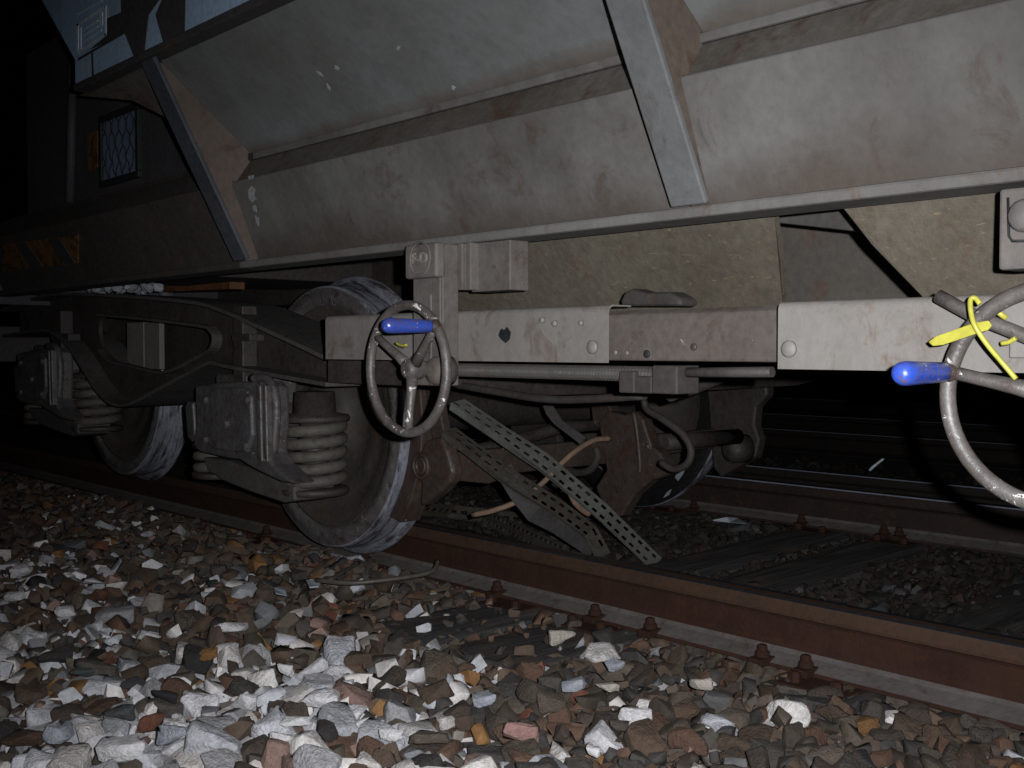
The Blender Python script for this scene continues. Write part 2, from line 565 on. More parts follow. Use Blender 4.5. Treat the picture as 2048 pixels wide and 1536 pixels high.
# ------------------------------------------------------------------ rails
def rail_profile():
    h = [(0.0625, -0.150), (0.0625, -0.141), (0.022, -0.124), (0.012, -0.116), (0.0085, -0.104), (0.0085, -0.052), (0.012, -0.045),
         (0.034, -0.037), (0.0355, -0.030), (0.0345, -0.011), (0.031, -0.004), (0.024, -0.0005), (0.006, 0.0)]
    right = h
    left = [(-y, z) for y, z in reversed(h)]
    return right + left


def make_rail(y, ztop, x0, x1, label, group=None, detailed=True, dark=0):
    prof = rail_profile()
    n = len(prof)
    m = MB()
    xs_ = [x0 + (x1 - x0) * i / 40 for i in range(41)] if detailed else [x0, x1]
    vs = []
    for x in xs_:
        for yy, z in prof:
            vs.append((x, y + yy, ztop + z))
    for i in range(len(xs_) - 1):
        for k in range(n):
            k2 = (k + 1) % n
            a, b = prof[k], prof[k2]
            zm, ym = (a[1] + b[1]) / 2, abs(a[0] + b[0]) / 2
            if -0.0008 > zm > -0.0075 and a[1] != b[1]:
                mi = 4
            elif zm > -0.006:
                mi = 3 if (a[0] + b[0]) > 0.008 else 1
            elif zm > -0.042:
                mi = 1
            elif zm > -0.120:
                mi = 0
            elif zm > -0.1405 and ym > 0.015:
                mi = 2
            else:
                mi = 0
            m.f.append((i * n + k, (i + 1) * n + k, (i + 1) * n + k2, i * n + k2))
            m.mi.append(mi)
            m.sm.append(False)
    m.v = vs
    m.f += [tuple(range(n)), tuple(reversed(range((len(xs_) - 1) * n, len(xs_) * n)))]
    m.mi += [0, 0]
    m.sm += [False, False]
    o = m.build('rail', {0: ['rail_web', 'rail_head', 'rail_foot', 'rail_top', 'rail_top'], 1: ['rail_web_far', 'rail_web_far', 'rail_foot', 'rail_top', 'rail_glint'],
                        2: ['rail_dark', 'rail_dark', 'rail_dark', 'rail_top', 'rail_glint']}[dark])
    return tag(o, label, 'rail', group)


rail_near = make_rail(RAIL_Y, 0.0, -40, 12, 'thick red-brown rail in front, crossing below the derailed wheel to the lower corner')
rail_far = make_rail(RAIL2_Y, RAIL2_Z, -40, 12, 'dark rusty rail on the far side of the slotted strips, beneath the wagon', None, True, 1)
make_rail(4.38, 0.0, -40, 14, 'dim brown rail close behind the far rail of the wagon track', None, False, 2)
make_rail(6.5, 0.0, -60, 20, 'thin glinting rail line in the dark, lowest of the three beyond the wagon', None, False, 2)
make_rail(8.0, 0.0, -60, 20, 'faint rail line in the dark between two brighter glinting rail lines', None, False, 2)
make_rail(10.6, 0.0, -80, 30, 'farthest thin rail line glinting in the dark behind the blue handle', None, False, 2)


def clip_mesh():
    m = MB()
    m.box(-0.019, 0.019, -0.034, 0.020, -0.014, 0.003)
    m.lathe([(0.0175, 0.0032), (0.0170, 0.014), (0.012, 0.018), (0.0115, 0.028), (0.009, 0.031), (0.0, 0.0315)], (0, -0.006, 0), (0, 0, 1), 10, False)
    return m


cm = clip_mesh().mesh('rail_clip', 'rail_web')


def clip(x, y, z, flip, parent):
    o = bpy.data.objects.new('rail_clip', cm)
    COL.objects.link(o)
    o.parent = parent
    o.location = (x, y, z)
    o.rotation_euler.z = math.pi if flip else rng.uniform(-0.06, 0.06)
    b = o.modifiers.new('edge', 'BEVEL')
    b.width = 0.004
    b.segments = 2
    return o


clip_x = [P(1002, 1195, 2.07).x, P(1198, 1244, 2.07).x, P(1308, 1283, 2.07).x, P(1532, 1332, 2.07).x, P(1619, 1340, 2.07).x,
          P(540, 1075, 2.07).x, P(735, 1125, 2.07).x]
for x in clip_x:
    clip(x, RAIL_Y - 0.058, -0.135, False, rail_near)
for x in (P(1605, 1070, 3.57).x, P(1770, 1085, 3.57).x, P(1800, 1092, 3.57).x, P(1390, 1030, 3.57).x):
    clip(x, RAIL2_Y - 0.058, RAIL2_Z - 0.135, False, rail_far)


# ------------------------------------------------------------------ timber sleepers
def sleeper(xc, w_, label, ends=(1.30, 4.42)):
    m = MB()
    cells = 5
    n_ = 14
    xs_ = [xc - w_ / 2 + w_ * i / cells for i in range(cells + 1)]
    ys_ = [ends[0] + (ends[1] - ends[0]) * i / n_ for i in range(n_ + 1)]
    top = {}
    for i, x in enumerate(xs_):
        for j, y in enumerate(ys_):
            edge = i in (0, cells)
            top[i, j] = (x + rng.uniform(-.003, .003), y + rng.uniform(-.004, .004), SLEEPER_TOP + tilt(y) + rng.uniform(-.004, .003) - (0.010 if edge else 0))
    vs = [top[i, j] for i in range(cells + 1) for j in range(n_ + 1)]
    k = n_ + 1
    fs = [(i * k + j, (i + 1) * k + j, (i + 1) * k + j + 1, i * k + j + 1) for i in range(cells) for j in range(n_)]
    loop = [i * k for i in range(cells + 1)] + [cells * k + j for j in range(1, k)] + [i * k + n_ for i in range(cells - 1, -1, -1)] + \
           [j for j in range(n_ - 1, 0, -1)]
    o0 = len(vs)
    vs += [(vs[i][0], vs[i][1], SLEEPER_TOP - 0.15) for i in loop]
    L = len(loop)
    fs += [(loop[i], loop[(i + 1) % L], o0 + (i + 1) % L, o0 + i) for i in range(L)]
    fs.append(tuple(o0 + i for i in range(L)))
    m.add(vs, fs)
    o = m.build('sleeper', 'wood')
    tag(o, label, 'sleeper', 'timber sleepers of the wagon track')
    for ry in (RAIL_Y, RAIL2_Y):
        if not (ends[0] < ry - 0.1 and ends[1] > ry + 0.1):
            continue
        pm = MB()
        pm.box(xc - 0.08, xc + 0.08, ry - 0.145, ry + 0.145, SLEEPER_TOP + tilt(ry) + 0.0035, SLEEPER_TOP + tilt(ry) + 0.0072)
        pl = pm.build('base_plate', 'rail_web', o, 0.002)
        for dx in (-0.05, 0.05):
            for dy in (-0.115, 0.115):
                bm_ = MB()
                bm_.lathe([(0.014, 0.0), (0.014, 0.018), (0.009, 0.022), (0, 0.0225)], (xc + dx, ry + dy, SLEEPER_TOP + tilt(ry) + 0.0073), (0, 0, 1), 6, False)
                bm_.build('screw', 'rail_web', pl)
    return o


SLEEPERS = [(-2.27, 0.25), (-1.95, 0.25), (-1.28, 0.25), (-0.62, 0.25), (-2.98, 0.25), (-3.65, 0.25)]
sl_lab = ['grey timber sleeper farther along of the close pair in front of the slotted strips',
          'grey timber sleeper nearer of the close pair, partly bared beside the rail',
          'timber sleeper mostly buried in stones, next after the close pair towards the handwheel',
          'timber sleeper buried in stones below the big handwheel with the yellow tag',
          'timber sleeper under the ploughed-up stones at the nearer derailed wheel',
          'timber sleeper between the two derailed wheels, mostly buried']
for k, ((sx, sw), lab) in enumerate(zip(SLEEPERS, sl_lab)):
    sleeper(sx, sw, lab, (1.64, 4.42) if k < 2 else (1.93, 4.42))


# ------------------------------------------------------------------ ballast stones
def stone_template(seed, bevel):
    r_ = random.Random(seed)
    bm = bmesh.new()
    sc = Vector((r_.uniform(0.8, 1.25), r_.uniform(0.65, 1.0), r_.uniform(0.5, 0.85)))
    npt = 14 if not bevel else 15
    for k in range(npt):
        v = Vector((r_.gauss(0, 1), r_.gauss(0, 1), r_.gauss(0, 1))).normalized()
        q = Vector([math.copysign(abs(c) ** 0.6, c) for c in v]) * r_.uniform(0.8, 1.05)
        bm.verts.new((q.x * sc.x, q.y * sc.y, q.z * sc.z))
    res = bmesh.ops.convex_hull(bm, input=bm.verts)
    junk = list({e for e in list(res['geom_interior']) + list(res['geom_unused']) if isinstance(e, bmesh.types.BMVert)})
    if junk:
        bmesh.ops.delete(bm, geom=junk, context='VERTS')
    if bevel:
        bmesh.ops.dissolve_limit(bm, angle_limit=R(13), verts=bm.verts, edges=bm.edges)
        bmesh.ops.bevel(bm, geom=bm.edges[:] + bm.verts[:], offset=0.07, segments=2, profile=0.5, affect='EDGES', clamp_overlap=True)
    bmesh.ops.triangulate(bm, faces=bm.faces)
    if bevel:
        bmesh.ops.subdivide_edges(bm, edges=[e for e in bm.edges if e.calc_length() > 0.25], cuts=1)
        bmesh.ops.triangulate(bm, faces=bm.faces)
        for v in bm.verts:
            q = v.co * 1.6 + Vector((seed * 3.1, 0, 0))
            v.co += v.co.normalized() * (0.16 * noise.noise(q) + 0.045 * noise.noise(q * 3.1))
    bmesh.ops.recalc_face_normals(bm, faces=bm.faces)
    me = bpy.data.meshes.new('stone')
    bm.to_mesh(me)
    bm.free()
    me.materials.append(M['stone'])
    if bevel:
        me.polygons.foreach_set('use_smooth', [True] * len(me.polygons))
    return me


mass_t = []
for s in range(28):
    me = stone_template(100 + s, False)
    v = np.empty(len(me.vertices) * 3)
    me.vertices.foreach_get('co', v)
    f = np.array([p.vertices[:] for p in me.polygons])
    mass_t.append((v.reshape(-1, 3), f))
    bpy.data.meshes.remove(me)
near_t = [stone_template(500 + s, True) for s in range(40)]

BROWN = [(0.104, 0.070, 0.049), (0.086, 0.066, 0.050), (0.122, 0.078, 0.052), (0.072, 0.053, 0.042), (0.122, 0.094, 0.072), (0.092, 0.078, 0.066),
         (0.125, 0.070, 0.046), (0.058, 0.050, 0.047)]
ACCENT = [(0.25, 0.125, 0.045), (0.17, 0.065, 0.04), (0.30, 0.19, 0.16), (0.20, 0.205, 0.215), (0.032, 0.03, 0.032), (0.24, 0.21, 0.185), (0.17, 0.165, 0.165)]
WHITE = [(0.63, 0.61, 0.63), (0.54, 0.53, 0.57), (0.68, 0.64, 0.62), (0.44, 0.44, 0.47), (0.60, 0.56, 0.53), (0.36, 0.35, 0.36)]
white_c = [(PZ(480, 1400, -0.15), 0.40), (PZ(230, 1480, -0.15), 0.34), (PZ(740, 1560, -0.15), 0.22), (PZ(30, 1300, -0.15), 0.26), (PZ(0, 1540, -0.15), 0.3)]


def white_prob(x, y):
    p = 0.045
    for c, s in white_c:
        p = max(p, 0.58 * math.exp(-(((x - c.x) ** 2 + (y - c.y) ** 2) / (s * s))))
    # old white scatter along the shoulder towards the far end
    e = PZ(30, 1150, -0.15)
    p = max(p, 0.30 * math.exp(-(((x - e.x) / 0.8) ** 2 + ((y - e.y) / 0.35) ** 2)))
    return p


def in_view(q, mx):
    c = CAM_R.transposed() @ (q - Vector((0, 0, CAM_Z)))
    if c.z > -0.15:
        return None
    u = 1024 + F_PX * c.x / -c.z
    v = 768 - F_PX * c.y / -c.z
    if -mx < u < 2048 + mx and -mx < v < 1536 + mx * 1.2:
        return u, v, -c.z
    return None


stones = []          # x y z size tint
def scatter(spacing, zoff, smin, smax, region, keep=1.0, layer=0):
    x0, x1, y0, y1 = region
    nx_, ny_ = int((x1 - x0) / spacing), int((y1 - y0) / spacing)
    for i in range(nx_):
        for j in range(ny_):
            if rng.random() > keep:
                continue
            x = x0 + (i + rng.random()) * spacing
            y = y0 + (j + rng.random()) * spacing
            iv = in_view(Vector((x, y, -0.15)), 420)
            if iv is None:
                continue
            s = rng.uniform(smin, smax) * (0.75 + 0.5 * rng.random())
            z = GROUND_Z + bed_height(x, y) + zoff + rng.uniform(-0.012, 0.012)
            # keep the rails clear
            for ry, zt in ((RAIL_Y, 0.0), (RAIL2_Y, RAIL2_Z), (4.38, 0), (6.5, 0), (8.0, 0)):
                if abs(y - ry) < 0.064 + s * 0.55:
                    z = min(z, zt - 0.155 - s * 0.6)
            # bared sleeper tops
            for sx, sw in SLEEPERS:
                if abs(x - sx) < sw / 2 + s * 0.4 and 1.52 < y < 4.42:
                    bare = sx in (-2.27, -1.95)
                    if bare and (1.66 < y < 2.02 or 2.2 < y < 3.55):
                        z = min(z, SLEEPER_TOP - s * 0.9)
                        if rng.random() < 0.06:
                            z = SLEEPER_TOP + s * 0.45
            # nothing inside the wheels
            for wc in (WHEEL1, WHEEL2):
                if 1.86 < y < 2.07 and abs(x - wc.x) < 0.5:
                    lim = wc.z - math.sqrt(max(0.0, 0.455 ** 2 - (x - wc.x) ** 2)) if abs(x - wc.x) < 0.455 else 1
                    if y > 1.88:
                        z = min(z, lim - s * 0.55)
            p = white_prob(x, y)
            u_ = rng.random()
            if u_ < p:
                t = rng.choice(WHITE)
                s *= 1.22
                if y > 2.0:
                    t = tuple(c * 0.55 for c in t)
            elif u_ < p + (0.10 if x < -1.6 else 0.05):
                t = rng.choice(ACCENT)
            else:
                t = rng.choice(BROWN)
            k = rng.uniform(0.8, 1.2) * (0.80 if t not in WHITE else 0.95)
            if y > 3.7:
                k *= 0.15  # colour darkened for stones beyond the reach of the flash
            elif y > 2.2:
                k *= 0.22  # stones under the wagon darkened in colour to sink into the gloom
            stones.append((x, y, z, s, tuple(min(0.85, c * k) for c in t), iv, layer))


scatter(0.034, 0.006, 0.016, 0.026, (-5.6, -0.3, 0.35, 2.25), 1.0, 0)
scatter(0.030, 0.024, 0.012, 0.020, (-5.6, -0.3, 0.35, 2.25), 0.95, 0)
scatter(0.046, 0.032, 0.021, 0.036, (-5.6, -0.3, 0.35, 2.25), 0.92, 1)
scatter(0.080, 0.046, 0.023, 0.040, (-5.6, -0.3, 0.35, 1.70), 0.75, 1)
scatter(0.10, 0.046, 0.018, 0.030, (-5.6, -0.3, 1.75, 2.04), 0.6, 1)
scatter(0.062, 0.020, 0.024, 0.038, (-11, -5.6, 0.35, 2.3), 0.95, 0)
scatter(0.045, 0.022, 0.018, 0.030, (-5.6, -0.3, 2.25, 3.65), 0.95, 0)
scatter(0.028, 0.028, 0.010, 0.017, (-4.6, -0.3, 2.18, 3.60), 0.6, 0)
scatter(0.075, 0.018, 0.024, 0.040, (-7.5, 0.4, 3.65, 6.2), 0.9, 0)

order = sorted(range(len(stones)), key=lambda i: -(stones[i][3] / stones[i][5][2]) if (stones[i][6] == 1 and -30 < stones[i][5][0] < 2078 and stones[i][5][1] < 1560) else 0)
single = set(order[:262])
for i in order[:262]:
    x, y, z, s, t, iv, _ = stones[i]
    o = bpy.data.objects.new('stone', rng.choice(near_t))
    COL.objects.link(o)
    o.parent = ground
    o.location = (x, y, z + 0.004)
    o.scale = (s * 1.02,) * 3
    o.rotation_euler = (rng.uniform(-0.5, 0.5), rng.uniform(-0.5, 0.5), rng.uniform(0, 6.28))
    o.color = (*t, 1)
# stones that stand out in the photograph, each at its own place
HERO = [(640, 1395, 130, 'w', 1.6), (412, 1308, 66, 'o', 1.2), (462, 1258, 112, 'w', 1.6), (300, 1270, 46, 'w', 1.0), (570, 1338, 60, 'w', 1.2), (480, 1405, 90, 'w', 1.3),
        (118, 1465, 76, 'l', 1.1), (250, 1502, 122, 'w', 1.3), (346, 1472, 84, 'l', 1.3), (240, 1428, 76, 'd', 1.3), (592, 1442, 62, 'w', 1.4), (782, 1468, 72, 'w', 1.5),
        (862, 1475, 112, 'b', 1.9), (1042, 1465, 82, 'p', 1.3), (970, 1400, 58, 'l', 1.1), (1120, 1276, 64, 'c', 1.3), (1230, 1330, 42, 'l', 1.1), (1146, 1368, 56, 'l', 1.2),
        (1218, 1370, 56, 'c', 1.6), (1272, 1432, 76, 'w', 1.4), (192, 1162, 64, 'w', 1.6), (130, 1222, 50, 'w', 1.2), (190, 1190, 62, 'r', 1.3), (42, 1142, 62, 'w', 1.3),
        (28, 1192, 58, 'w', 1.6), (422, 1180, 36, 'w', 1.4), (592, 1226, 34, 'c', 1.3), (1402, 1368, 72, 'c', 1.2), (1186, 1500, 52, 'w', 1.1), (560, 1480, 52, 'w', 1.2), (165, 1345, 58, 'd', 1.8),
        (330, 1392, 66, 'k', 1.7), (1240, 1450, 70, 'b', 1.4)]
HUE = {'w': (0.64, 0.62, 0.63), 'o': (0.22, 0.105, 0.035), 'l': (0.36, 0.37, 0.42), 'd': (0.07, 0.075, 0.075), 'b': (0.085, 0.066, 0.052), 'p': (0.30, 0.17, 0.15), 'c': (0.46, 0.41, 0.36),
       'r': (0.12, 0.05, 0.032), 'k': (0.025, 0.024, 0.027)}
for px, py, wd, hue, asp in HERO:
    c = PZ(px, py, -0.122)
    dep = -(CAM_R.transposed() @ (c - Vector((0, 0, CAM_Z)))).z
    o = bpy.data.objects.new('stone', rng.choice(near_t))
    COL.objects.link(o)
    o.parent = ground
    o.location = c
    r_ = wd * dep / F_PX / 2 * 0.88
    o.scale = (r_, r_ / asp * 1.15, r_ / asp * 1.05)
    o.rotation_euler = (rng.uniform(-0.25, 0.25), rng.uniform(-0.2, 0.2), R(48.1) + rng.uniform(-0.5, 0.5))
    o.color = (*HUE[hue], 1)
V, Fc, T = [], [], []
off = 0
for i, (x, y, z, s, t, iv, _) in enumerate(stones):
    if i in single:
        continue
    v, f = mass_t[rng.randrange(len(mass_t))]
    e = Matrix.Rotation(rng.uniform(0, 6.28), 3, 'Z') @ Matrix.Rotation(rng.uniform(-0.6, 0.6), 3, 'X') @ Matrix.Rotation(rng.uniform(-.6, .6), 3, 'Y')
    V.append(v @ np.array(e).T * s + np.array((x, y, z)))
    Fc.append(f + off)
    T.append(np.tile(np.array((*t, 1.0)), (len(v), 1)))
    off += len(v)
V, Fc, T = np.concatenate(V), np.concatenate(Fc), np.concatenate(T)
me = bpy.data.meshes.new('ballast_stones')
me.vertices.add(len(V))
me.vertices.foreach_set('co', V.ravel())
me.loops.add(Fc.size)
me.loops.foreach_set('vertex_index', Fc.ravel())
me.polygons.add(len(Fc))
me.polygons.foreach_set('loop_start', np.arange(0, Fc.size, 3))
me.update(calc_edges=True)
at = me.attributes.new('tint', 'FLOAT_COLOR', 'POINT')
at.data.foreach_set('color', T.ravel())
me.materials.append(M['stone_mass'])
me.polygons.foreach_set('use_smooth', [True] * len(me.polygons))
me.set_sharp_from_angle(angle=R(48))
bs = bpy.data.objects.new('ballast_stones', me)
COL.objects.link(bs)
bs.parent = ground
bs['kind'] = 'stuff'

# ================================================================== the wagon
YC = 2.70                                  # centre line of the wagon
W = root('hopper_wagon', (-1.0, YC, -0.15), 'dirty grey hopper wagon derailed beside the rail, with bogie, sloping sides and handwheels', 'wagon')
XL, XR = -4.72, 4.2


def mir(y):
    return 2 * YC - y


# ---- sole bars (near and far): a leaning web on a bottom flange, with a shelf running up to the hopper sheet
for near in (True, False):
    f_ = (lambda y: y) if near else mir
    def strip_x(prof, x0, x1):
        m_ = MB()
        m_.sheet([(x0, f_(y), z) for y, z in prof], (x1 - x0, 0, 0))
        return m_
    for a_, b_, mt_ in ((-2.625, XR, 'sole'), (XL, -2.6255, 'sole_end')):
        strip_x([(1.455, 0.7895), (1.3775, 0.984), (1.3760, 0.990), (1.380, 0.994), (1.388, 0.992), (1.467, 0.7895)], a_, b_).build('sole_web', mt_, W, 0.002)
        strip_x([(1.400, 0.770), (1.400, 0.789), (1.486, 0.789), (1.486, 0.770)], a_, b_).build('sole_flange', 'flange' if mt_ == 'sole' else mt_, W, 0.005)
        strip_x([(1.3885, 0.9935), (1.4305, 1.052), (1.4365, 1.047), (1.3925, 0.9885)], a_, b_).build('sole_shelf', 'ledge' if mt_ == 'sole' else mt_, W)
    strip_x([(1.423, 1.0535), (1.423, 1.0705), (1.434, 1.0705), (1.434, 1.0535)], -2.60, XR).build('ledge_angle', 'sole', W, 0.003)


def on_plane(px, py, p, q):
    d = ray(px, py)
    k = (q[1] - p[1]) / (q[0] - p[0])
    c = p[1] - k * p[0]
    t = (c - CAM_Z) / (d.z - k * d.y)
    return Vector((d.x * t, d.y * t, CAM_Z + d.z * t))


def on_web(px, py, off=0.0):
    """a place on the leaning web of the near sole bar, lifted off it by off"""
    return on_plane(px, py, (1.455 - off, 0.7895 - off * 0.4), (1.3775 - off, 0.984 - off * 0.4))


# ---- sloping hopper side sheets, one to a bay, and the leaning posts between them
post_x = [-2.625, -1.135, 0.36, 1.85, 3.34]
PW = 0.036
for near in (True, False):
    f_ = (lambda y: y) if near else mir
    sg = 1 if near else -1
    for k, x in enumerate(post_x):
        x1 = post_x[k + 1] - 0.004 if k + 1 < len(post_x) else XR
        m = MB()
        a0 = x + 0.0045
        m.sheet([(a0, f_(1.4300), 1.0710), (x1, f_(1.4300), 1.0710), (x1, f_(1.186), 1.270), (a0, f_(1.186), 1.270)], (0, sg * 0.008, 0.006))
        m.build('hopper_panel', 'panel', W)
        # post: an outer flange leaning outwards from the sole bar to the body
        m = MB()
        p0, p1 = (1.399, 0.7895), (1.150, 1.268)
        pts = [(x - PW, f_(p0[0]), p0[1]), (x + PW, f_(p0[0]), p0[1]), (x + PW, f_(p1[0]), p1[1]), (x - PW, f_(p1[0]), p1[1])]
        m.sheet(pts, (0, sg * 0.011, 0.006))
        post = m.build('side_post', 'post_dark' if k == 0 else 'post', W, 0.003)
        m = MB()
        gp = [(1.4135, 0.7895), (1.4540, 0.7895), (1.3765, 0.984), (1.3750, 0.990), (1.3790, 0.9945), (1.3880, 0.9935), (1.4295, 1.0525), (1.4225, 1.0530),
              (1.4225, 1.0705), (1.4290, 1.0720), (1.190, 1.266), (1.166, 1.264)]
        m.sheet([(x - 0.004, f_(a), b) for a, b in gp], (0.008, 0, 0))
        gz = m.build('gusset', 'gusset', post)
        # children sit two levels down: undo the post's own offset
        gz.location = (0, 0, 0)

# ---- the piece of hopper side beyond the end post
def on_panel(px, py):
    return on_plane(px, py, (1.4300, 1.0710), (1.186, 1.270))


m = MB()
m.sheet([(-3.085, 1.178, 1.2703), (-2.63, 1.178, 1.2703), on_panel(352, 245), on_panel(265, 201), on_panel(158, 191)], (0, 0.008, 0.006))
m.build('end_gusset', 'ledge', W)

# ---- upper body
for near in (True, False):
    f_ = (lambda y: y) if near else mir
    sg = 1 if near else -1
    m = MB()
    m.sheet([(x, f_(1.150), z) for x, z in ((-3.09, 1.290), (-3.09, 1.357), (-3.36, 1.595), (-4.25, 2.45), (XR, 2.45), (XR, 1.290))], (0, sg * 0.012, 0))
    m.build('body_side', 'blue_body', W)
    m = MB()
    a, b = sorted((f_(1.144), f_(1.196)))
    m.box(-3.09, XR, a, b, 1.2705, 1.2895)
    m.build('body_bottom_rail', 'brown_mark', W, 0.003)
m = MB()
m.sheet([(-3.09, 1.163, 1.29), (-3.09, 1.163, 1.357), (-4.25, 1.163, 2.45), (-4.24, 1.163, 2.45), (-3.078, 1.163, 1.357), (-3.078, 1.163, 1.29)], (0, 2 * (YC - 1.163), 0))
m.build('hopper_end_sheet', 'blue_body', W)
m = MB()
m.box(-4.2, XR, 1.163, mir(1.163), 2.43, 2.449)
m.build('body_top_deck', 'end', W)


# dark and white marks on the body side
def mark(pts, mat_, name='body_mark', dy=0.0016):
    m_ = MB()
    m_.sheet([P(a, b, 1.1494) for a, b in pts], (0, -dy, 0))
    return m_.build(name, mat_, W)


mark([(215, 70), (215, 37), (243, 25), (243, -20), (333, -20), (298, 30), (288, 118), (272, 122), (250, 66), (180, 100)], 'brown_mark')  # flat dark brown shapes on the blue side sheet
mark([(312, 30), (333, -20), (372, -20), (370, 72), (330, 95)], 'brown_mark')
mark([(156, 122), (157, 116), (251, 62), (252, 66)], 'brown_mark', 'dark_line', 0.0012)
mark([(185, 172), (183, 105), (186, 104), (189, 170)], 'brown_mark', 'dark_line', 0.0011)
# the stencilled plate: a white double frame with small lines inside
for q in ([(154, 49), (212, 11), (213, 14), (155, 53)], [(154, 49), (158, 47), (158, 101), (154, 104)],
          [(155, 104), (213, 66), (213, 70), (155, 108)], [(210, 13), (213, 11), (213, 70), (210, 72)]):
    mark(q, 'white_mark', 'stencil_frame', 0.002)
for q in ([(161, 56), (163, 55), (163, 98), (161, 99)], [(200, 28), (206, 24), (206, 50), (200, 54)], [(155, 28), (205, 0), (205, 3), (155, 31)],
          [(168, 58), (196, 40), (196, 43), (168, 61)], [(168, 70), (196, 52), (196, 55), (168, 73)], [(168, 82), (204, 59), (204, 62), (168, 85)]):
    mark(q, 'white_mark', 'stencil_line', 0.0018)

for q in ([(497, 352), (508, 350), (507, 357), (498, 360)], [(497, 380), (503, 372), (511, 378), (508, 392), (514, 398), (505, 405), (498, 396)],
          [(505, 412), (512, 410), (514, 424), (508, 422)], [(510, 430), (517, 436), (518, 452), (513, 446)]):
    m_ = MB()
    m_.sheet([on_web(a, b, 0.0012) for a, b in q], (0, -0.0012, 0))
    m_.build('white_scuff', 'scuff', W)
def scuff_p(pts):
    m_ = MB()
    m_.sheet([on_panel(a, b) + Vector((0, -0.0006, -0.0006)) for a, b in pts], (0, -0.001, -0.001))
    return m_.build('white_scuff', 'scuff', W)


for q in ([(632, 141), (640, 143), (647, 152), (640, 150)], [(654, 166), (662, 176), (661, 181), (655, 174)], [(671, 130), (680, 136), (677, 140), (670, 136)],
          [(795, 92), (803, 90), (800, 98), (794, 99)], [(905, 170), (912, 174), (909, 180), (904, 176)]):
    scuff_p(q)

# ---- end of the wagon: vertical end sheet, conduit, grilled window, striped plate
m = MB()
m.box(-4.55, -2.66, 1.500, 1.512, 1.077, 1.72)
m.build('end_side_sheet', 'end', W)
m = MB()
m.tube([P(146, 130, 1.478), P(140, 405, 1.478)], 0.016, 10)
m.build('conduit', 'end', W)
m = MB()
m.box(XL, XL + 0.10, 1.487, mir(1.487), 0.78, 0.98)
m.box(XL - 0.03, XL - 0.001, 1.40, mir(1.40), 0.74, 1.06)
m.build('end_beam', 'end', W)
a, b = P(205, 225, 1.49), P(275, 360, 1.49)
wx0, wx1, wz0, wz1 = a.x, b.x, P(240, 352, 1.49).z, P(240, 232, 1.49).z
m = MB()
fw = 0.022
m.box(wx0 - fw, wx1 + fw, 1.482, 1.4995, wz1, wz1 + fw)
m.box(wx0 - fw, wx1 + fw, 1.482, 1.4995, wz0 - fw, wz0)
m.box(wx0 - fw, wx0, 1.482, 1.4995, wz0 + .0005, wz1 - .0005)
m.box(wx1, wx1 + fw, 1.482, 1.4995, wz0 + .0005, wz1 - .0005)
wf = m.build('window_frame', 'wire_dark', W, 0.003)
m = MB()
m.box(wx0 + 0.001, wx1 - 0.001, 1.490, 1.496, wz0 + 0.001, wz1 - 0.001)
pn = m.build('window_pane', 'glass', wf)
pn.location = (0, 0, 0)
m = MB()
step = 0.060
for sgn in (1, -1):
    for k in range(-8, 16):
        pts = []
        for t in range(24):
            z = wz0 + (wz1 - wz0) * t / 23
            x = wx0 + k * step + sgn * (z - wz0) * 0.55 + 0.006 * math.sin(t * 1.1 + k)
            if wx0 + 0.002 < x < wx1 - 0.002:
                pts.append((x, 1.484, z))
        if len(pts) > 2:
            m.tube(pts, 0.0017, 5)
gr = m.build('window_grille', 'wire_dark', wf)
gr.location = (0, 0, 0)
m = MB()
m.sheet([P(176, 268, 1.497), P(196, 262, 1.497), P(196, 335, 1.497), P(178, 344, 1.497)], (0, -0.003, 0))
m.build('rusty_plate', 'orange', W)

ch = MB()
ch.sheet([on_web(6, 488, 0.006), on_web(155, 470, 0.006), on_web(155, 527, 0.006), on_web(6, 543, 0.006)], (0, 0.005, 0.0025))
chp = ch.build('hazard_plate', 'orange', W)
for q in ([(96, 479), (118, 476), (150, 525), (130, 528)], [(30, 487), (52, 484), (86, 533), (64, 536)]):
    m = MB()
    m.sheet([on_web(x_, y_, 0.0065) for x_, y_ in q], (0, -0.0016, -0.0008))
    s_ = m.build('dark_stripe', 'brown_mark', chp)
    s_.location = (0, 0, 0)

# ---- underframe seen below the sole bar
m = MB()
m.box(XL + 0.02, XR, YC - 0.35, YC - 0.22, 0.74, 0.98)
m.build('centre_sill', 'bogie', W, 0.004)
m = MB()
m.box(XL + 0.02, XR, YC + 0.22, YC + 0.35, 0.74, 0.98)
m.build('centre_sill', 'bogie', W, 0.004)
m = MB()
m.box(XL, XR, 1.450, mir(1.450), 1.060, 1.075)
m.build('floor_plate', 'bogie', W)
m = MB()
m.box(-4.0, -3.4, 1.52, mir(1.52), 0.80, 1.058)
m.build('bolster', 'bogie', W, 0.004)
m = MB()
m.sheet([P(322, 566, 1.9), P(460, 556, 1.9), P(460, 578, 1.9), P(322, 584, 1.9)], (0, 0.06, 0))
m.build('rusty_cross_bar', 'rust_orange', W, 0.003)
m = MB()
m.sheet([P(270, 556, 1.55), P(500, 530, 1.55), P(500, 536, 1.55), P(270, 563, 1.55)], (0, 0.08, 0))
m.build('side_bearer', 'bogie_l', W, 0.003)

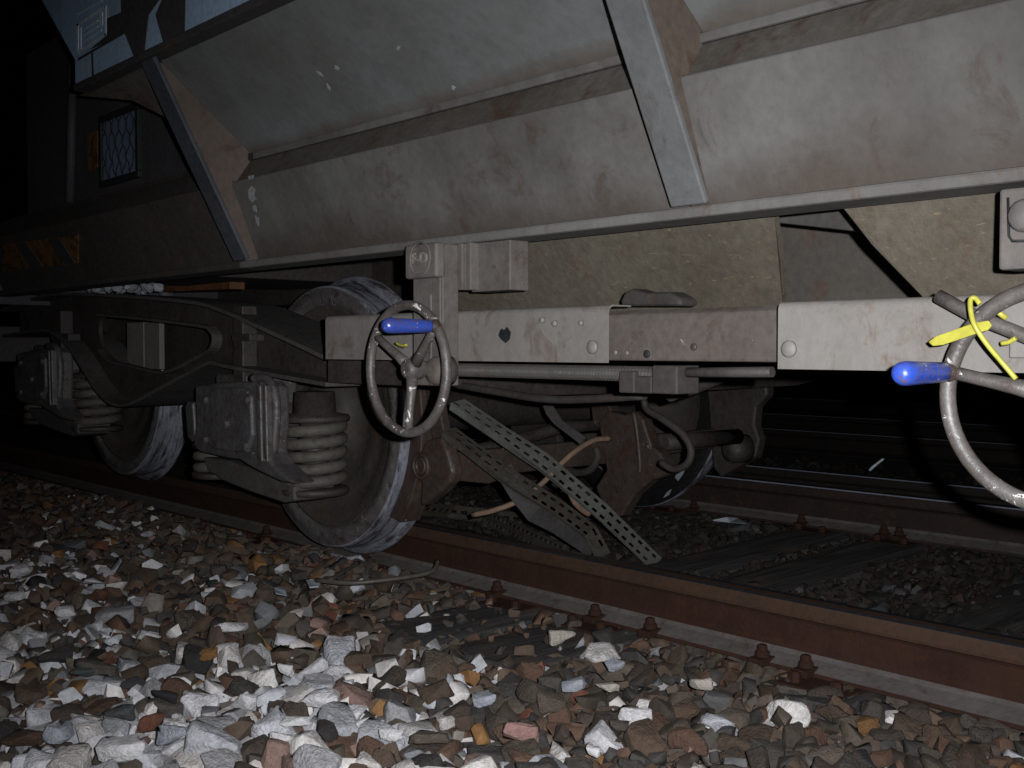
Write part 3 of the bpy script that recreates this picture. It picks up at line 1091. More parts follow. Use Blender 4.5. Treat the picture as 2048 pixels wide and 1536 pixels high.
# discharge chutes
m = MB()
TL, TR = P(905, 470, 1.60), P(1550, 405, 1.60)
m.sheet([(P(905, 475, 1.56).x, 1.56, 0.79), (P(1548, 430, 1.56).x, 1.56, 0.79), P(1560, 520, 1.60), P(1566, 620, 1.66), P(1560, 660, 1.68), P(905, 690, 1.68)], (0, 0.012, 0.004))
m.build('chute_plate', 'chute', W)
m = MB()
m.sheet([(P(1400, 400, 2.15).x, 2.15, 1.058), (P(2048, 300, 2.15).x + 0.3, 2.15, 1.058), P(2250, 620, 2.15), P(1400, 640, 2.15)], (0, 0.012, 0))
m.build('chute_plate', 'chute2', W)
m = MB()
m.sheet([(P(1420, 420, 1.75).x, 1.75, 0.86), (P(1700, 400, 1.75).x, 1.75, 0.86), P(1705, 462, 1.75), P(1430, 432, 1.75)], (0, 0.10, 0))
m.build('cross_stay', 'bogie_l', W, 0.003)
m = MB()
m.sheet([(P(1660, 380, 1.50).x, 1.50, 0.80), (P(2150, 330, 1.50).x, 1.50, 0.80), P(2150, 650, 1.60), P(1890, 640, 1.60), P(1842, 590, 1.58), P(1745, 490, 1.54), P(1690, 420, 1.51)], (0, 0.012, 0.004))
m.build('chute_plate', 'chute', W)
# lump of caked dirt lying on the beam
m = MB()
lump = [P(1240, 600, 1.50), P(1248, 583, 1.50), P(1262, 577, 1.50), P(1290, 585, 1.50), P(1335, 583, 1.50), P(1360, 596, 1.50), P(1362, 612, 1.50), P(1240, 612, 1.50)]
m.sheet(lump, (0, 0.05, 0))
m.build('caked_dirt', 'pipe', W, 0.012, 3)

# ---- discharge gear: covers, beam, spindle, columns, handwheels
def cover(pl, pr, ptop, pbot, Y, name):
    """sheet folded over the beam, with a rounded top edge"""
    x0, x1 = P(pl, 660, Y).x, P(pr, 660, Y).x
    xm = (pl + pr) / 2
    zt, zb = P(xm, ptop, Y).z, P(xm, pbot, Y).z
    prof = [(Y, zb)] + [(Y + 0.012 - 0.012 * math.cos(a), zt - 0.012 + 0.012 * math.sin(a)) for a in [R(15 * i) for i in range(7)]] + [(Y + 0.06, zt)]
    m_ = MB()
    n_ = len(prof)
    for side in (0, 1):
        pass
    vs_ = []
    for x in (x0, x1):
        vs_ += [(x, y, z) for y, z in prof]
        vs_ += [(x, y + (0.0025 if i < n_ - 1 else 0), z - (0.0025 if i > 0 else 0)) for i, (y, z) in enumerate(prof)]
    k = 2 * n_
    fs_ = [(i, i + 1, k + i + 1, k + i) for i in range(n_ - 1)]
    fs_ += [(n_ + i, k + n_ + i, k + n_ + i + 1, n_ + i + 1) for i in range(n_ - 1)]
    fs_ += [(0, k, k + n_, n_), (n_ - 1, 2 * n_ - 1, k + 2 * n_ - 1, k + n_ - 1)]
    for o_ in (0, k):
        fs_ += [(o_ + i, o_ + n_ + i, o_ + n_ + i + 1, o_ + i + 1) for i in range(n_ - 1)]
    m_.add(vs_, fs_, 0, False)
    return m_.build(name, 'cover', W), zt, zb


cvL, zt, zb = cover(651, 1216, 620.5, 722, 1.41, 'beam_cover')
cvR, ztR, zbR = cover(1556, 2300, 590, 744, 1.375, 'beam_cover')


def stud(px, py, Y, r, parent, name='bolt', mat_='cover', h=0.006):
    m_ = MB()
    p = P(px, py, Y)
    m_.lathe([(r, 0), (r, h * 0.6), (r * 0.75, h), (0, h * 1.05)], p, (0, -1, 0), 14)
    o_ = m_.build(name, mat_, parent)
    o_.location = (0, 0, 0)
    return o_


stud(1186, 694, 1.4095, 0.0125, cvL)
stud(1086, 640, 1.4095, 0.006, cvL)
stud(1111, 647, 1.4095, 0.006, cvL)
stud(1164, 646, 1.4095, 0.005, cvL)
stud(1579, 698, 1.3745, 0.0125, cvR)
# torn dark hole in the left cover: a ragged patch coloured black for its depth
m = MB()
m.sheet([P(x_, y_, 1.4094) for x_, y_ in ((1000, 663), (1004, 657), (1009, 661), (1014, 654), (1022, 664), (1020, 678), (1012, 686), (1003, 679), (998, 671))], (0, -0.0015, 0))
sc_ = m.build('torn_hole_patch', 'wire_dark', cvL)
sc_.location = (0, 0, 0)

m = MB()
x0, x1 = P(940, 660, 1.43).x, XR
zc = (zt + zb) / 2
prof = [(1.428, zb + 0.004), (1.428, zc), (1.434, zt - 0.018), (1.446, zt - 0.010), (1.52, zt - 0.010), (1.52, zb + 0.004)]
m.sheet([(x0, y, z) for y, z in prof], (x1 - x0, 0, 0))
bm_o = m.build('beam', 'beam', W, 0.004)
stud(1294, 708, 1.428, 0.007, bm_o, 'bolt', 'wire_dark', 0.003)
stud(1388, 694, 1.428, 0.006, bm_o, 'bolt', 'brake', 0.003)
stud(1232, 705, 1.428, 0.004, bm_o, 'bolt', 'cover', 0.003)
stud(1255, 706, 1.428, 0.004, bm_o, 'bolt', 'cover', 0.003)

# threaded spindle under the beam
m = MB()
a, b = P(912, 736, 1.47), P(1345, 736, 1.47)
L = b.x - a.x
n_ = 150
m.lathe([(0.0125 + (0.0018 if i % 2 else -0.0018), L * i / n_) for i in range(n_ + 1)], (a.x, 1.47, zb - 0.020), (1, 0, 0), 12, False)
m.build('threaded_spindle', 'pipe', W)
m = MB()
m.tube([(b.x, 1.47, zb - 0.016), (P(1545, 730, 1.47).x, 1.47, zb - 0.012)], 0.0085, 10)
m.build('spindle_rod', 'pipe', W)
m = MB()
def pbox(px0, px1, py0, py1, Y, dep, mb):
    p, q = P(px0, (py0 + py1) / 2, Y), P(px1, (py0 + py1) / 2, Y)
    xm = (px0 + px1) / 2
    mb.box(p.x, q.x, Y, Y + dep, P(xm, py1, Y).z, P(xm, py0, Y).z)
pbox(1237, 1268, 742, 786, 1.445, 0.05, m)
pbox(1268.6, 1303, 752, 787, 1.449, 0.04, m)
pbox(1303.6, 1354, 731, 788, 1.443, 0.06, m)
m.build('spindle_bracket', 'pipe', W, 0.003)


def column(dx=0.0, top_plate=True):
    """channel column hung from the sole bar, with its lever plate"""
    m_ = MB()
    xa, xb = P(826, 640, 1.36).x + dx, P(880, 640, 1.36).x + dx
    zt_, zb_ = 0.7695, P(880, 772, 1.36).z
    m_.box(xa, xb, 1.36, 1.366, zb_, zt_)
    m_.box(xb - 0.006, xb, 1.3665, 1.408, zb_, zt_)
    m_.box(xa, xa + 0.006, 1.3665, 1.408, zb_, zt_)
    m_.box(xb - 0.030, xb - 0.022, 1.354, 1.3595, zb_ + 0.01, zt_ - 0.1)
    c_ = m_.build('handwheel_column', 'column', W, 0.0025)
    m_ = MB()
    p, q = P(809, 520, 1.335).x + dx, P(872, 520, 1.335).x + dx
    z0_, z1_ = P(840, 556, 1.335).z, P(840, 487, 1.335).z
    m_.box(p, q, 1.335, 1.3592, z0_, z1_)
    pl_ = m_.build('stop_plate', 'column', c_, 0.006, 3)
    pl_.location = (0, 0, 0)
    m_ = MB()
    cx, cz = (p + q) / 2, (z0_ + z1_) / 2 + 0.004
    rr = 0.033
    m_.tube([(cx + rr * math.cos(t), 1.335, cz + rr * math.sin(t)) for t in [2 * math.pi * i / 28 for i in range(28)]], 0.0022, 6, True)
    rg = m_.build('raised_ring', 'column', c_)
    rg.location = (0, 0, 0)
    return c_, cx, cz


col1, tx, tz = column()
# raised letters on the plate
tcu = bpy.data.curves.new('letters', 'FONT')
tcu.body = 'F-O'
tcu.align_x, tcu.align_y = 'CENTER', 'CENTER'
tcu.size = 0.031
tcu.extrude = 0.004
tcu.space_character = 1.08
to = bpy.data.objects.new('letters_source', tcu)
COL.objects.link(to)
to.rotation_euler = (R(90), 0, 0)
dg = bpy.context.evaluated_depsgraph_get()
lm = bpy.data.meshes.new_from_object(to.evaluated_get(dg))
bpy.data.objects.remove(to)
lo = bpy.data.objects.new('raised_letters', lm)
lm.materials.clear()
lm.materials.append(M['cover'])
COL.objects.link(lo)
lo.parent = col1
lo.rotation_euler = (R(90), 0, 0)
lo.location = (tx, 1.3345, tz)
lo['label'] = 'raised letters F-O on the stop plate'

# bracket box beside the column top
m = MB()
pbox(942, 1020, 462, 582, 1.425, 0.05, m)
m.build('column_bracket', 'column', W, 0.003)
m = MB()
for a_, b_, y_ in ((915, 924, 1.405), (924.5, 932, 1.412), (932.5, 941, 1.404)):
    pbox(a_, b_, 470, 580, y_, 0.05, m)
m.build('bracket_rib', 'column', W, 0.002)
# second column bracket at the right edge
m = MB()
pbox(1997, 2120, 372, 537, 1.34, 0.05, m)
bR = m.build('column_bracket', 'column', W, 0.004)
m = MB()
pts = [P(2016, 395, 1.3395), P(2018, 472, 1.3395), P(2024, 482, 1.3395), P(2060, 482, 1.3395)]
m.tube(pts, 0.0018, 6)
gro = m.build('raised_edge', 'wire_dark', bR)
gro.location = (0, 0, 0)
stud(2056, 432, 1.3395, 0.020, bR, 'bolt', 'flange', 0.018)


m = MB()
q0 = P(2062, 600, 1.36).x
m.box(q0, q0 + 0.092, 1.36, 1.366, 0.49, 0.7695)
m.box(q0, q0 + 0.006, 1.3665, 1.374, 0.49, 0.7695)
m.box(q0 + 0.086, q0 + 0.092, 1.3665, 1.374, 0.49, 0.7695)
m.build('handwheel_column', 'column', W, 0.0025)


def handwheel(cx, cz, Y, hub_px, spoke_ends, handle_pt):
    """ring with three spokes, hub, shaft and a turned grip; spoke_ends are angles"""
    Rr, r_ = 0.1264, 0.0098
    m_ = MB()
    m_.tube([(cx + Rr * math.cos(t), Y, cz + Rr * math.sin(t)) for t in [2 * math.pi * i / 64 for i in range(64)]], r_, 14, True)
    hw = m_.build('handwheel', 'wheelrim', W)
    m_ = MB()
    m_.lathe([(0.012, -0.018), (0.019, -0.014), (0.021, 0.0), (0.021, 0.02), (0.016, 0.03), (0.013, 0.055)], (cx, Y + 0.012, cz), (0, 1, 0), 18)
    h_ = m_.build('hub', 'wheelrim', hw)
    h_.location = (0, 0, 0)
    for t in spoke_ends:
        m_ = MB()
        d = Vector((math.cos(t), 0, math.sin(t)))
        c = Vector((cx, Y, cz))
        m_.tube([c + d * 0.014 + Vector((0, 0.012, 0)), c + d * 0.05 + Vector((0, 0.009, 0)), c + d * 0.085 + Vector((0, 0.004, 0)), c + d * Rr],
                [0.0125, 0.0095, 0.0082, 0.0085], 10)
        s_ = m_.build('spoke', 'wheelrim', hw)
        s_.location = (0, 0, 0)
    c = Vector((cx + Rr * math.cos(handle_pt), Y, cz + Rr * math.sin(handle_pt)))
    m_ = MB()
    m_.lathe([(0.012, 0.0), (0.0125, -0.008), (0.0105, -0.012), (0.0102, -0.020)], c, (0, 1, 0), 18)
    k_ = m_.build('handle_collar', 'brake', hw)
    k_.location = (0, 0, 0)
    m_ = MB()
    m_.lathe([(0.0105, -0.016), (0.0125, -0.020), (0.0132, -0.05), (0.0142, -0.095), (0.0146, -0.108), (0.0135, -0.116), (0.0098, -0.1225), (0.005, -0.1245), (0, -0.1248)],
             c, (0, 1, 0), 22)
    k_ = m_.build('handle_grip', 'blue', hw)
    k_.location = (0, 0, 0)
    return hw


HY = 1.30
c1 = P(814, 738, HY)
handwheel(c1.x, c1.z, HY, None, (R(148), R(-88), R(42)), R(41))
e = P(1880, 785, HY)
c2 = Vector((e.x + 0.1363, HY, P(2050, 785, HY).z - 0.004))
handwheel(c2.x, c2.z, HY, None, (R(168), R(48), R(-72)), R(168))
# gear housing behind the first wheel
m = MB()
gp = P(850, 742, 1.39)
m.lathe([(0.012, -0.016), (0.024, -0.012), (0.029, -0.002), (0.031, 0.03)], (c1.x + 0.022, 1.358, c1.z - 0.004), (0, 1, 0), 24)
m.build('gear_housing', 'beam', W)
m = MB()
m.lathe([(0.014, -0.03), (0.014, -0.02), (0.034, -0.012), (0.036, 0.0)], (c2.x, 1.374, c2.z), (0, 1, 0), 24)
m.build('gear_housing', 'bogie_l', W)
# lever rod crossing behind the second wheel
m = MB()
m.tube([P(1876, 592, 1.335), P(1945, 630, 1.335), P(2060, 676, 1.338), P(2200, 735, 1.34)], 0.0088, 12)
m.build('lever_rod', 'wheelrim', W)
m = MB()
pbox(2018, 2120, 655, 716, 1.36, 0.013, m)
m.build('lever_plate', 'cover', W, 0.002)

# ================================================================== bogie (parts of the wagon)
YF = 1.64
def bp(pts, Y=YF):
    return [xz(P(a, b, Y)) for a, b in pts]


top_l = [(40, 622), (100, 600), (165, 589), (330, 597), (440, 608), (500, 627), (570, 657), (655, 695), (700, 716)]
low_r = [(700, 768), (664, 762), (560, 744), (484, 730), (458, 726), (410, 750), (350, 781), (312, 801), (286, 809), (262, 806), (240, 790), (215, 757), (187, 712), (160, 680), (130, 662), (90, 664), (40, 672)]
hole = [(211, 630), (300, 638), (415, 652), (436, 660), (444, 676), (437, 699), (410, 716), (367, 738), (345, 744), (322, 744), (270, 732), (230, 722), (208, 700), (198, 670), (200, 642)]
def sm2(pts, k=4):
    return [(v.x, v.y) for v in smooth_path([Vector((a, b, 0)) for a, b in pts], k)]


top_l, low_r = sm2(top_l, 3), sm2(low_r, 3)
hole = sm2(hole + hole[:1], 4)[:-1]
m = MB()
m.holed(bp(top_l) + bp(low_r), bp(hole), YF, YF + 0.014)
m.build('bogie_frame', 'bogie', W)
m = MB()
m.holed(bp(top_l) + bp(low_r), bp(hole), mir(YF) - 0.014, mir(YF))
m.build('bogie_frame', 'bogie', W)
for sgn in (0, 1):
    def yr(a, b):
        return (a, b) if sgn == 0 else (mir(b), mir(a))
    m = MB()
    m.ribbon(bp(top_l), *yr(1.56, 1.80), 0.012)
    m.build('top_flange', 'bogie_l', W, 0.002)
    m = MB()
    m.ribbon(bp(low_r), *yr(1.565, 1.79), 0.012)
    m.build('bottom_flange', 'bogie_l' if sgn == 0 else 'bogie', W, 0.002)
    m = MB()
    lip = bp(hole[:33])
    m.ribbon(lip, *yr(1.605, 1.6395), 0.010)
    m.ribbon(bp(hole[32:49]), *yr(1.615, 1.6395), 0.010)
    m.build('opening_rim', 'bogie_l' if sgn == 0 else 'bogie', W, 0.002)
m = MB()
pbox(254, 287, 645, 735, 1.76, 0.02, m)
m.build('inner_plate', 'cover', W, 0.002)
m = MB()
pbox(289, 319, 645, 738, 1.75, 0.02, m)
m.build('inner_plate', 'cover', W, 0.002)
for a_ in ((466, 485, 612, 765), (105, 122, 622, 720)):
    m = MB()
    pbox(*a_, 1.59, 0.049, m)
    pbox(a_[0] - 3, a_[1] + 14, 668, 682, 1.585, 0.05, m)
    m.build('web_rib', 'bogie', W, 0.003)
# headstock across the near end of the bogie and the transom in the middle
m = MB()
hx = P(813, 740, 1.62).x
prof = [(1.56, 0.56 + 0.02), (1.56, 0.472), (1.75, 0.468), (2.1, 0.43), (YC, 0.425), (mir(2.1), 0.43), (mir(1.75), 0.468), (mir(1.56), 0.472), (mir(1.56), 0.58)]
m.sheet([(hx - 0.02, y, z) for y, z in prof], (0.02, 0, 0))
m.box(P(668, 740, 1.56).x, P(905, 740, 1.56).x, 1.54, 1.5595, 0.472, 0.562)
m.build('bogie_headstock', 'bogie', W, 0.003)
m = MB()
m.box(-3.98, -3.50, 1.80, mir(1.80), 0.44, 0.66)
m.build('bogie_transom', 'bogie', W, 0.006)
m = MB()
m.box(-5.25, -5.23, 1.58, mir(1.58), 0.50, 0.66)
m.build('bogie_headstock', 'bogie', W, 0.003)


# ---- wheels, axles
def disc_prof():
    return [(0.0, -0.012), (0.085, -0.012), (0.115, -0.004), (0.125, 0.008), (0.14, 0.022), (0.17, 0.030), (0.22, 0.031), (0.225, 0.027), (0.26, 0.029), (0.30, 0.026), (0.304, 0.022), (0.33, 0.020), (0.345, 0.014), (0.356, 0.011),
            (0.356, 0.118), (0.33, 0.10), (0.26, 0.085), (0.17, 0.09), (0.12, 0.15), (0.0, 0.15)]


def tyre_prof():
    return [(0.354, 0.014), (0.360, 0.001), (0.392, 0.0), (0.396, 0.004), (0.412, 0.003), (0.4185, 0.008), (0.4195, 0.02), (0.421, 0.045), (0.423, 0.070), (0.4255, 0.088), (0.432, 0.097),
            (0.447, 0.106), (0.4525, 0.113), (0.4525, 0.119), (0.447, 0.127), (0.43, 0.134), (0.40, 0.135), (0.354, 0.134)]


dm = MB().lathe(disc_prof(), (0, 0, 0), (0, 1, 0), 72).mesh('wheel', 'disc')
tmb = MB().lathe(tyre_prof(), (0, 0, 0), (0, 1, 0), 96, True, False)
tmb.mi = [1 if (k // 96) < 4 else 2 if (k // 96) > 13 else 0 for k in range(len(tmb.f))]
tm = tmb.mesh('tread_ring', ['tread', 'rim', 'wheel_back'])
for o_ in (dm, tm):
    pass


def wheel(c, flip=False):
    o = bpy.data.objects.new('wheel', dm)
    COL.objects.link(o)
    o.parent = W
    o.location = Vector(c) - ORIGIN[W.name]
    o.rotation_euler = (0, rng.uniform(0, 3), math.pi if flip else 0)
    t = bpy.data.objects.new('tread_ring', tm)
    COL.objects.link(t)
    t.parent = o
    return o


for wc in (WHEEL1, WHEEL2):
    wheel(wc)
    wheel((wc.x, mir(wc.y), wc.z + 0.02), True)
    m = MB()
    m.lathe([(0.06, 1.6), (0.068, 1.72), (0.075, 1.74), (0.075, 1.89), (0.11, 2.0), (0.095, 2.06), (0.082, 2.12), (0.078, YC), (0.082, mir(2.12)), (0.095, mir(2.06)), (0.11, mir(2.0)), (0.075, mir(1.89)), (0.06, mir(1.6))],
            (wc.x, 0, wc.z + 0.01), (0, 1, 0), 24)
    m.build('axle', 'bogie', W)

# ---- axle boxes with their coil springs
YA = 1.52
def apx(pts, Y):
    return [P(a, b, Y) for a, b in pts]


def axle_group(d, rot):
    """d moves the whole group; built once from the nearer box, then again for the farther one"""
    def out(mb, name, mat_, parent=None, bevel=0.0, seg=2):
        mb.v = [tuple(Vector(v) + d) for v in mb.v]
        o = mb.build(name, mat_, parent or W, bevel, seg)
        if parent is not None and parent is not W:
            o.location = (0, 0, 0)
        return o
    body = [(389, 772), (440, 764), (520, 762), (532, 775), (533, 850), (530, 905), (545, 930), (588, 968), (560, 964), (528, 949), (492, 930), (478, 920), (455, 917), (400, 905), (386, 895), (391, 840)]
    m_ = MB()
    m_.sheet(apx(body, YA), (0, 0.075, 0))
    m_.box(WHEEL1.x - 0.14, WHEEL1.x + 0.06, YA + 0.0755, YA + 0.25, WHEEL1.z - 0.10, WHEEL1.z + 0.14)
    ab = out(m_, 'axle_box', 'axlebox', None, 0.010, 3)
    # raised front cover with bolts
    m_ = MB()
    m_.sheet(apx([(408, 792), (430, 776), (482, 774), (500, 790), (503, 870), (492, 906), (430, 900), (406, 880)], YA - 0.018), (0, 0.0176, 0))
    fc = out(m_, 'front_cover', 'axlebox', ab, 0.007, 3)
    for q in ((413, 800), (497, 800), (413, 880), (494, 892), (455, 848)):
        m_ = MB()
        m_.lathe([(0.012, 0), (0.012, 0.008), (0.008, 0.011), (0, 0.0112)], P(q[0], q[1], YA - 0.018), (0, -1, 0), 6, False)
        out(m_, 'bolt', 'axlebox', ab)
    # guide fins beside the cover
    for a_ in ((512, 519), (524, 530)):
        m_ = MB()
        m_.sheet(apx([(a_[0], 770), (a_[1], 770), (a_[1] + 4, 925), (a_[0] + 2, 915)], YA - 0.022), (0, 0.0216, 0))
        out(m_, 'guide_fin', 'axlebox', ab, 0.004)
    # hood over the box
    m_ = MB()
    m_.tube(smooth_path(apx([(505, 757), (528, 756), (543, 768), (550, 790), (553, 820), (550, 870), (546, 905)], YA + 0.01), 4), 0.013, 10)
    out(m_, 'hood_rim', 'axlebox', ab)
    # side lug
    m_ = MB()
    m_.sheet(apx([(369, 812), (374, 803), (384, 805), (390, 880), (382, 884), (374, 874)], YA + 0.03), (0, 0.10, 0))
    out(m_, 'side_lug', 'axlebox', ab, 0.006)
    # saddle below, carrying the springs
    m_ = MB()
    m_.sheet(apx([(405, 914), (455, 921), (500, 938), (545, 957), (588, 972), (588, 1002), (566, 1006), (500, 984), (443, 961), (414, 941)], YA + 0.085), (0, 0.135, 0))
    out(m_, 'spring_saddle', 'bogie_l', ab, 0.008, 3)
    sc_ = P(630, 905, 1.70)
    z1_ = P(630, 842, 1.70).z
    z0_ = P(630, 973, 1.70).z
    for sx in (sc_.x, 2 * (WHEEL1.x - 0.015) - sc_.x):
        turns, n1 = 4.9, 22
        pts = []
        rr_ = 0.079
        tot = int(turns * n1)
        for i in range(tot + 1):
            a = 2 * math.pi * i / n1 + 3.4
            pts.append((sx + rr_ * math.cos(a), 1.70 + rr_ * math.sin(a), z0_ + 0.008 + (z1_ - z0_ - 0.012) * i / tot))
        m_ = MB()
        m_.tube(pts, 0.0165, 10)
        out(m_, 'coil_spring', 'spring')
        m_ = MB()
        m_.lathe([(0.045, 0.0), (0.100, 0.0), (0.102, 0.010), (0.098, 0.018), (0.062, 0.024), (0.058, 0.085), (0.04, 0.085)], (sx, 1.70, z1_), (0, 0, 1), 28)
        m_.lathe([(0.05, -0.018), (0.096, -0.018), (0.100, -0.004), (0.094, 0.001), (0.05, 0.002)], (sx, 1.70, z0_ - 0.002), (0, 0, 1), 28)
        m_.lathe([(0.042, -0.01), (0.042, z1_ - z0_)], (sx, 1.70, z0_), (0, 0, 1), 16)
        out(m_, 'spring_seat', 'bogie')
    return ab


axle_group(Vector((0, 0, 0)), 0)
sh = WHEEL2 - WHEEL1
axle_group(Vector((sh.x, 0, sh.z)), 0)

# stones thrown up on to the bogie
for k in range(26):
    px = 178 + (k * 5.6) + rng.uniform(-2, 2)
    c = P(px, 576 + rng.uniform(-4, 5), 1.60 + rng.uniform(-0.03, 0.12))
    c.z = P(px, 582 + (px - 170) * 0.02, 1.6).z + 0.012 + rng.uniform(0, 0.012)
    o = bpy.data.objects.new('stone', rng.choice(near_t))
    COL.objects.link(o)
    o.location = c
    o.scale = (rng.uniform(0.014, 0.024),) * 3
    o.rotation_euler = (rng.uniform(0, 6), rng.uniform(0, 6), rng.uniform(0, 6))
    v_ = rng.uniform(0.24, 0.42)
    o.color = (v_, v_ * 1.0, v_ * 1.08, 1)
    tag(o, 'pale stone in the heap thrown up on top of the bogie frame', 'stone', 'stones lying on the bogie frame')

# ---- brake gear
BX = WHEEL1.x + WR + 0.04
m = MB()
# shoe hugging the near wheel
shoe = []
for i in range(9):
    t = R(-42 + 8.5 * i)
    shoe.append((WHEEL1.x + 0.429 * math.cos(t), WHEEL1.z + 0.429 * math.sin(t)))
back = [(WHEEL1.x + 0.485 * math.cos(R(-38 + 9.5 * (8 - i))) + 0.0, WHEEL1.z + 0.485 * math.sin(R(-38 + 9.5 * (8 - i)))) for i in range(9)]
m.sheet([(x, 1.925, z) for x, z in shoe + back], (0, 0.07, 0))
bk = m.build('brake_shoe', 'brake', W, 0.004)
m = MB()
hd = [(1046, 880), (1046, 880)]
m.sheet(apx([(838, 905), (850, 880), (880, 872), (893, 900), (900, 925), (905, 945), (898, 965), (880, 985), (848, 1010), (838, 1012), (842, 970), (830, 940)], 1.905), (0, 0.045, 0))
m.build('brake_head', 'brake', W, 0.012, 3)
m = MB()
cc = P(842, 932, 1.904)
for rr_ in (0.034, 0.020):
    m.tube([(cc.x + rr_ * math.cos(t), 1.903, cc.z + rr_ * math.sin(t)) for t in [2 * math.pi * i / 20 for i in range(20)]], 0.006, 8, True)
m.build('pin_ring', 'brake', W)
m = MB()
m.sheet(apx([(850, 780), (872, 775), (893, 905), (868, 905)], 1.93), (0, 0.03, 0))
m.build('brake_hanger', 'brake', W, 0.004)
# beam from shoe to shoe
m = MB()
p0 = P(893, 938, 2.03)
m.sheet([(BX, 2.02, p0.z + 0.05), (BX, 2.75, p0.z + 0.055), (BX, 3.35, p0.z + 0.06), (BX, 3.35, p0.z - 0.005), (BX, 2.75, p0.z - 0.03), (BX, 2.30, p0.z - 0.03), (BX, 2.18, p0.z - 0.055), (BX, 2.02, p0.z - 0.03)], (0.03, 0, 0))
m.build('brake_beam', 'brake', W, 0.006)
m = MB()
m.tube([P(900, 915, 2.10), P(1000, 890, 2.35), P(1120, 855, 2.6), P(1200, 850, 2.75)], 0.022, 8)
m.build('brake_strut', 'bogie', W)
# middle casting
cst = [(1196, 845), (1215, 822), (1248, 830), (1268, 822), (1285, 838), (1292, 862), (1302, 892), (1318, 905), (1338, 935), (1342, 948), (1300, 962), (1268, 990), (1242, 1032), (1226, 1036), (1205, 1010), (1190, 975), (1212, 940), (1204, 895)]
m = MB()
m.sheet(apx(cst, 2.66), (0.0, 0.05, 0))
m.build('brake_casting', 'brake', W, 0.008, 3)
m = MB()
m.tube(smooth_path(apx([(1267, 824), (1272, 850), (1277, 890), (1280, 930), (1279, 945)], 2.657), 4), 0.0075, 8)
m.build('casting_rib', 'brake', W)
m = MB()
m.sheet(apx([(1180, 800), (1215, 805), (1230, 838), (1205, 860), (1185, 850)], 2.70), (0, 0.05, 0))
m.build('brake_lever', 'brake', W, 0.006)
# far end hanger and shoe
m = MB()
far = [(1412, 760), (1480, 742), (1530, 735), (1534, 790), (1512, 815), (1508, 850), (1518, 880), (1510, 915), (1480, 932), (1440, 955), (1425, 935), (1420, 870)]
m.sheet(apx(far, 3.30), (0, 0.05, 0))
m.build('far_brake_hanger', 'bogie', W, 0.01, 3)
m = MB()
cc = P(1478, 897, 3.27)
m.lathe([(0.02, -0.06), (0.045, -0.045), (0.052, -0.02), (0.052, 0.03)], cc, (0.25, 1, 0), 18)
m.build('beam_end_cap', 'bogie', W)
m = MB()
m.tube([P(1325, 885, 2.75), P(1475, 873, 3.2)], 0.028, 10)
m.build('brake_beam_tube', 'bogie', W)
for q in ([(1362, 918), (1370, 906), (1380, 910), (1374, 930), (1366, 948), (1356, 962), (1350, 955), (1356, 936)],
          [(1326, 996), (1334, 984), (1343, 978), (1338, 990)]):
    m = MB()
    m.sheet(apx(q, 3.35), (0, 0.002, 0))
    m.build('chalk_smear', 'scuff', W)

# ---- pipes and cables below the beam
def pipe(pts, r, name, mat_='pipe', k=5):
    m_ = MB()
    m_.tube(smooth_path([P(a, b, c) for a, b, c in pts], k), r, 10)
    return m_.build(name, mat_, W)


pipe([(905, 768, 1.80), (990, 783, 1.80), (1090, 798, 1.80), (1180, 798, 1.80), (1290, 791, 1.80)], 0.0095, 'air_pipe')
pipe([(1340, 790, 2.0), (1390, 775, 2.1), (1450, 752, 2.2), (1500, 744, 2.3)], 0.016, 'air_pipe')
pipe([(1287, 792, 2.35), (1294, 818, 2.35), (1325, 838, 2.35), (1365, 868, 2.35), (1382, 900, 2.35), (1374, 928, 2.35), (1348, 938, 2.35), (1322, 925, 2.35)], 0.0105, 'air_hose')
m = MB()
m.sheet(apx([(1082, 800), (1098, 803), (1120, 838), (1170, 875), (1160, 888), (1108, 848), (1092, 828)], 2.2), (0, 0.006, 0))
m.build('hanging_strap', 'dark_strip', W)
pipe([(1120, 930, 2.62), (1150, 945, 2.62), (1180, 940, 2.62), (1195, 915, 2.62), (1192, 895, 2.62)], 0.013, 'air_hose')
m = MB()
m.sheet(apx([(1020, 850), (1110, 848), (1118, 890), (1080, 892), (1026, 905)], 2.8), (0, 0.03, 0))
m.build('brake_bracket', 'bogie', W, 0.004)

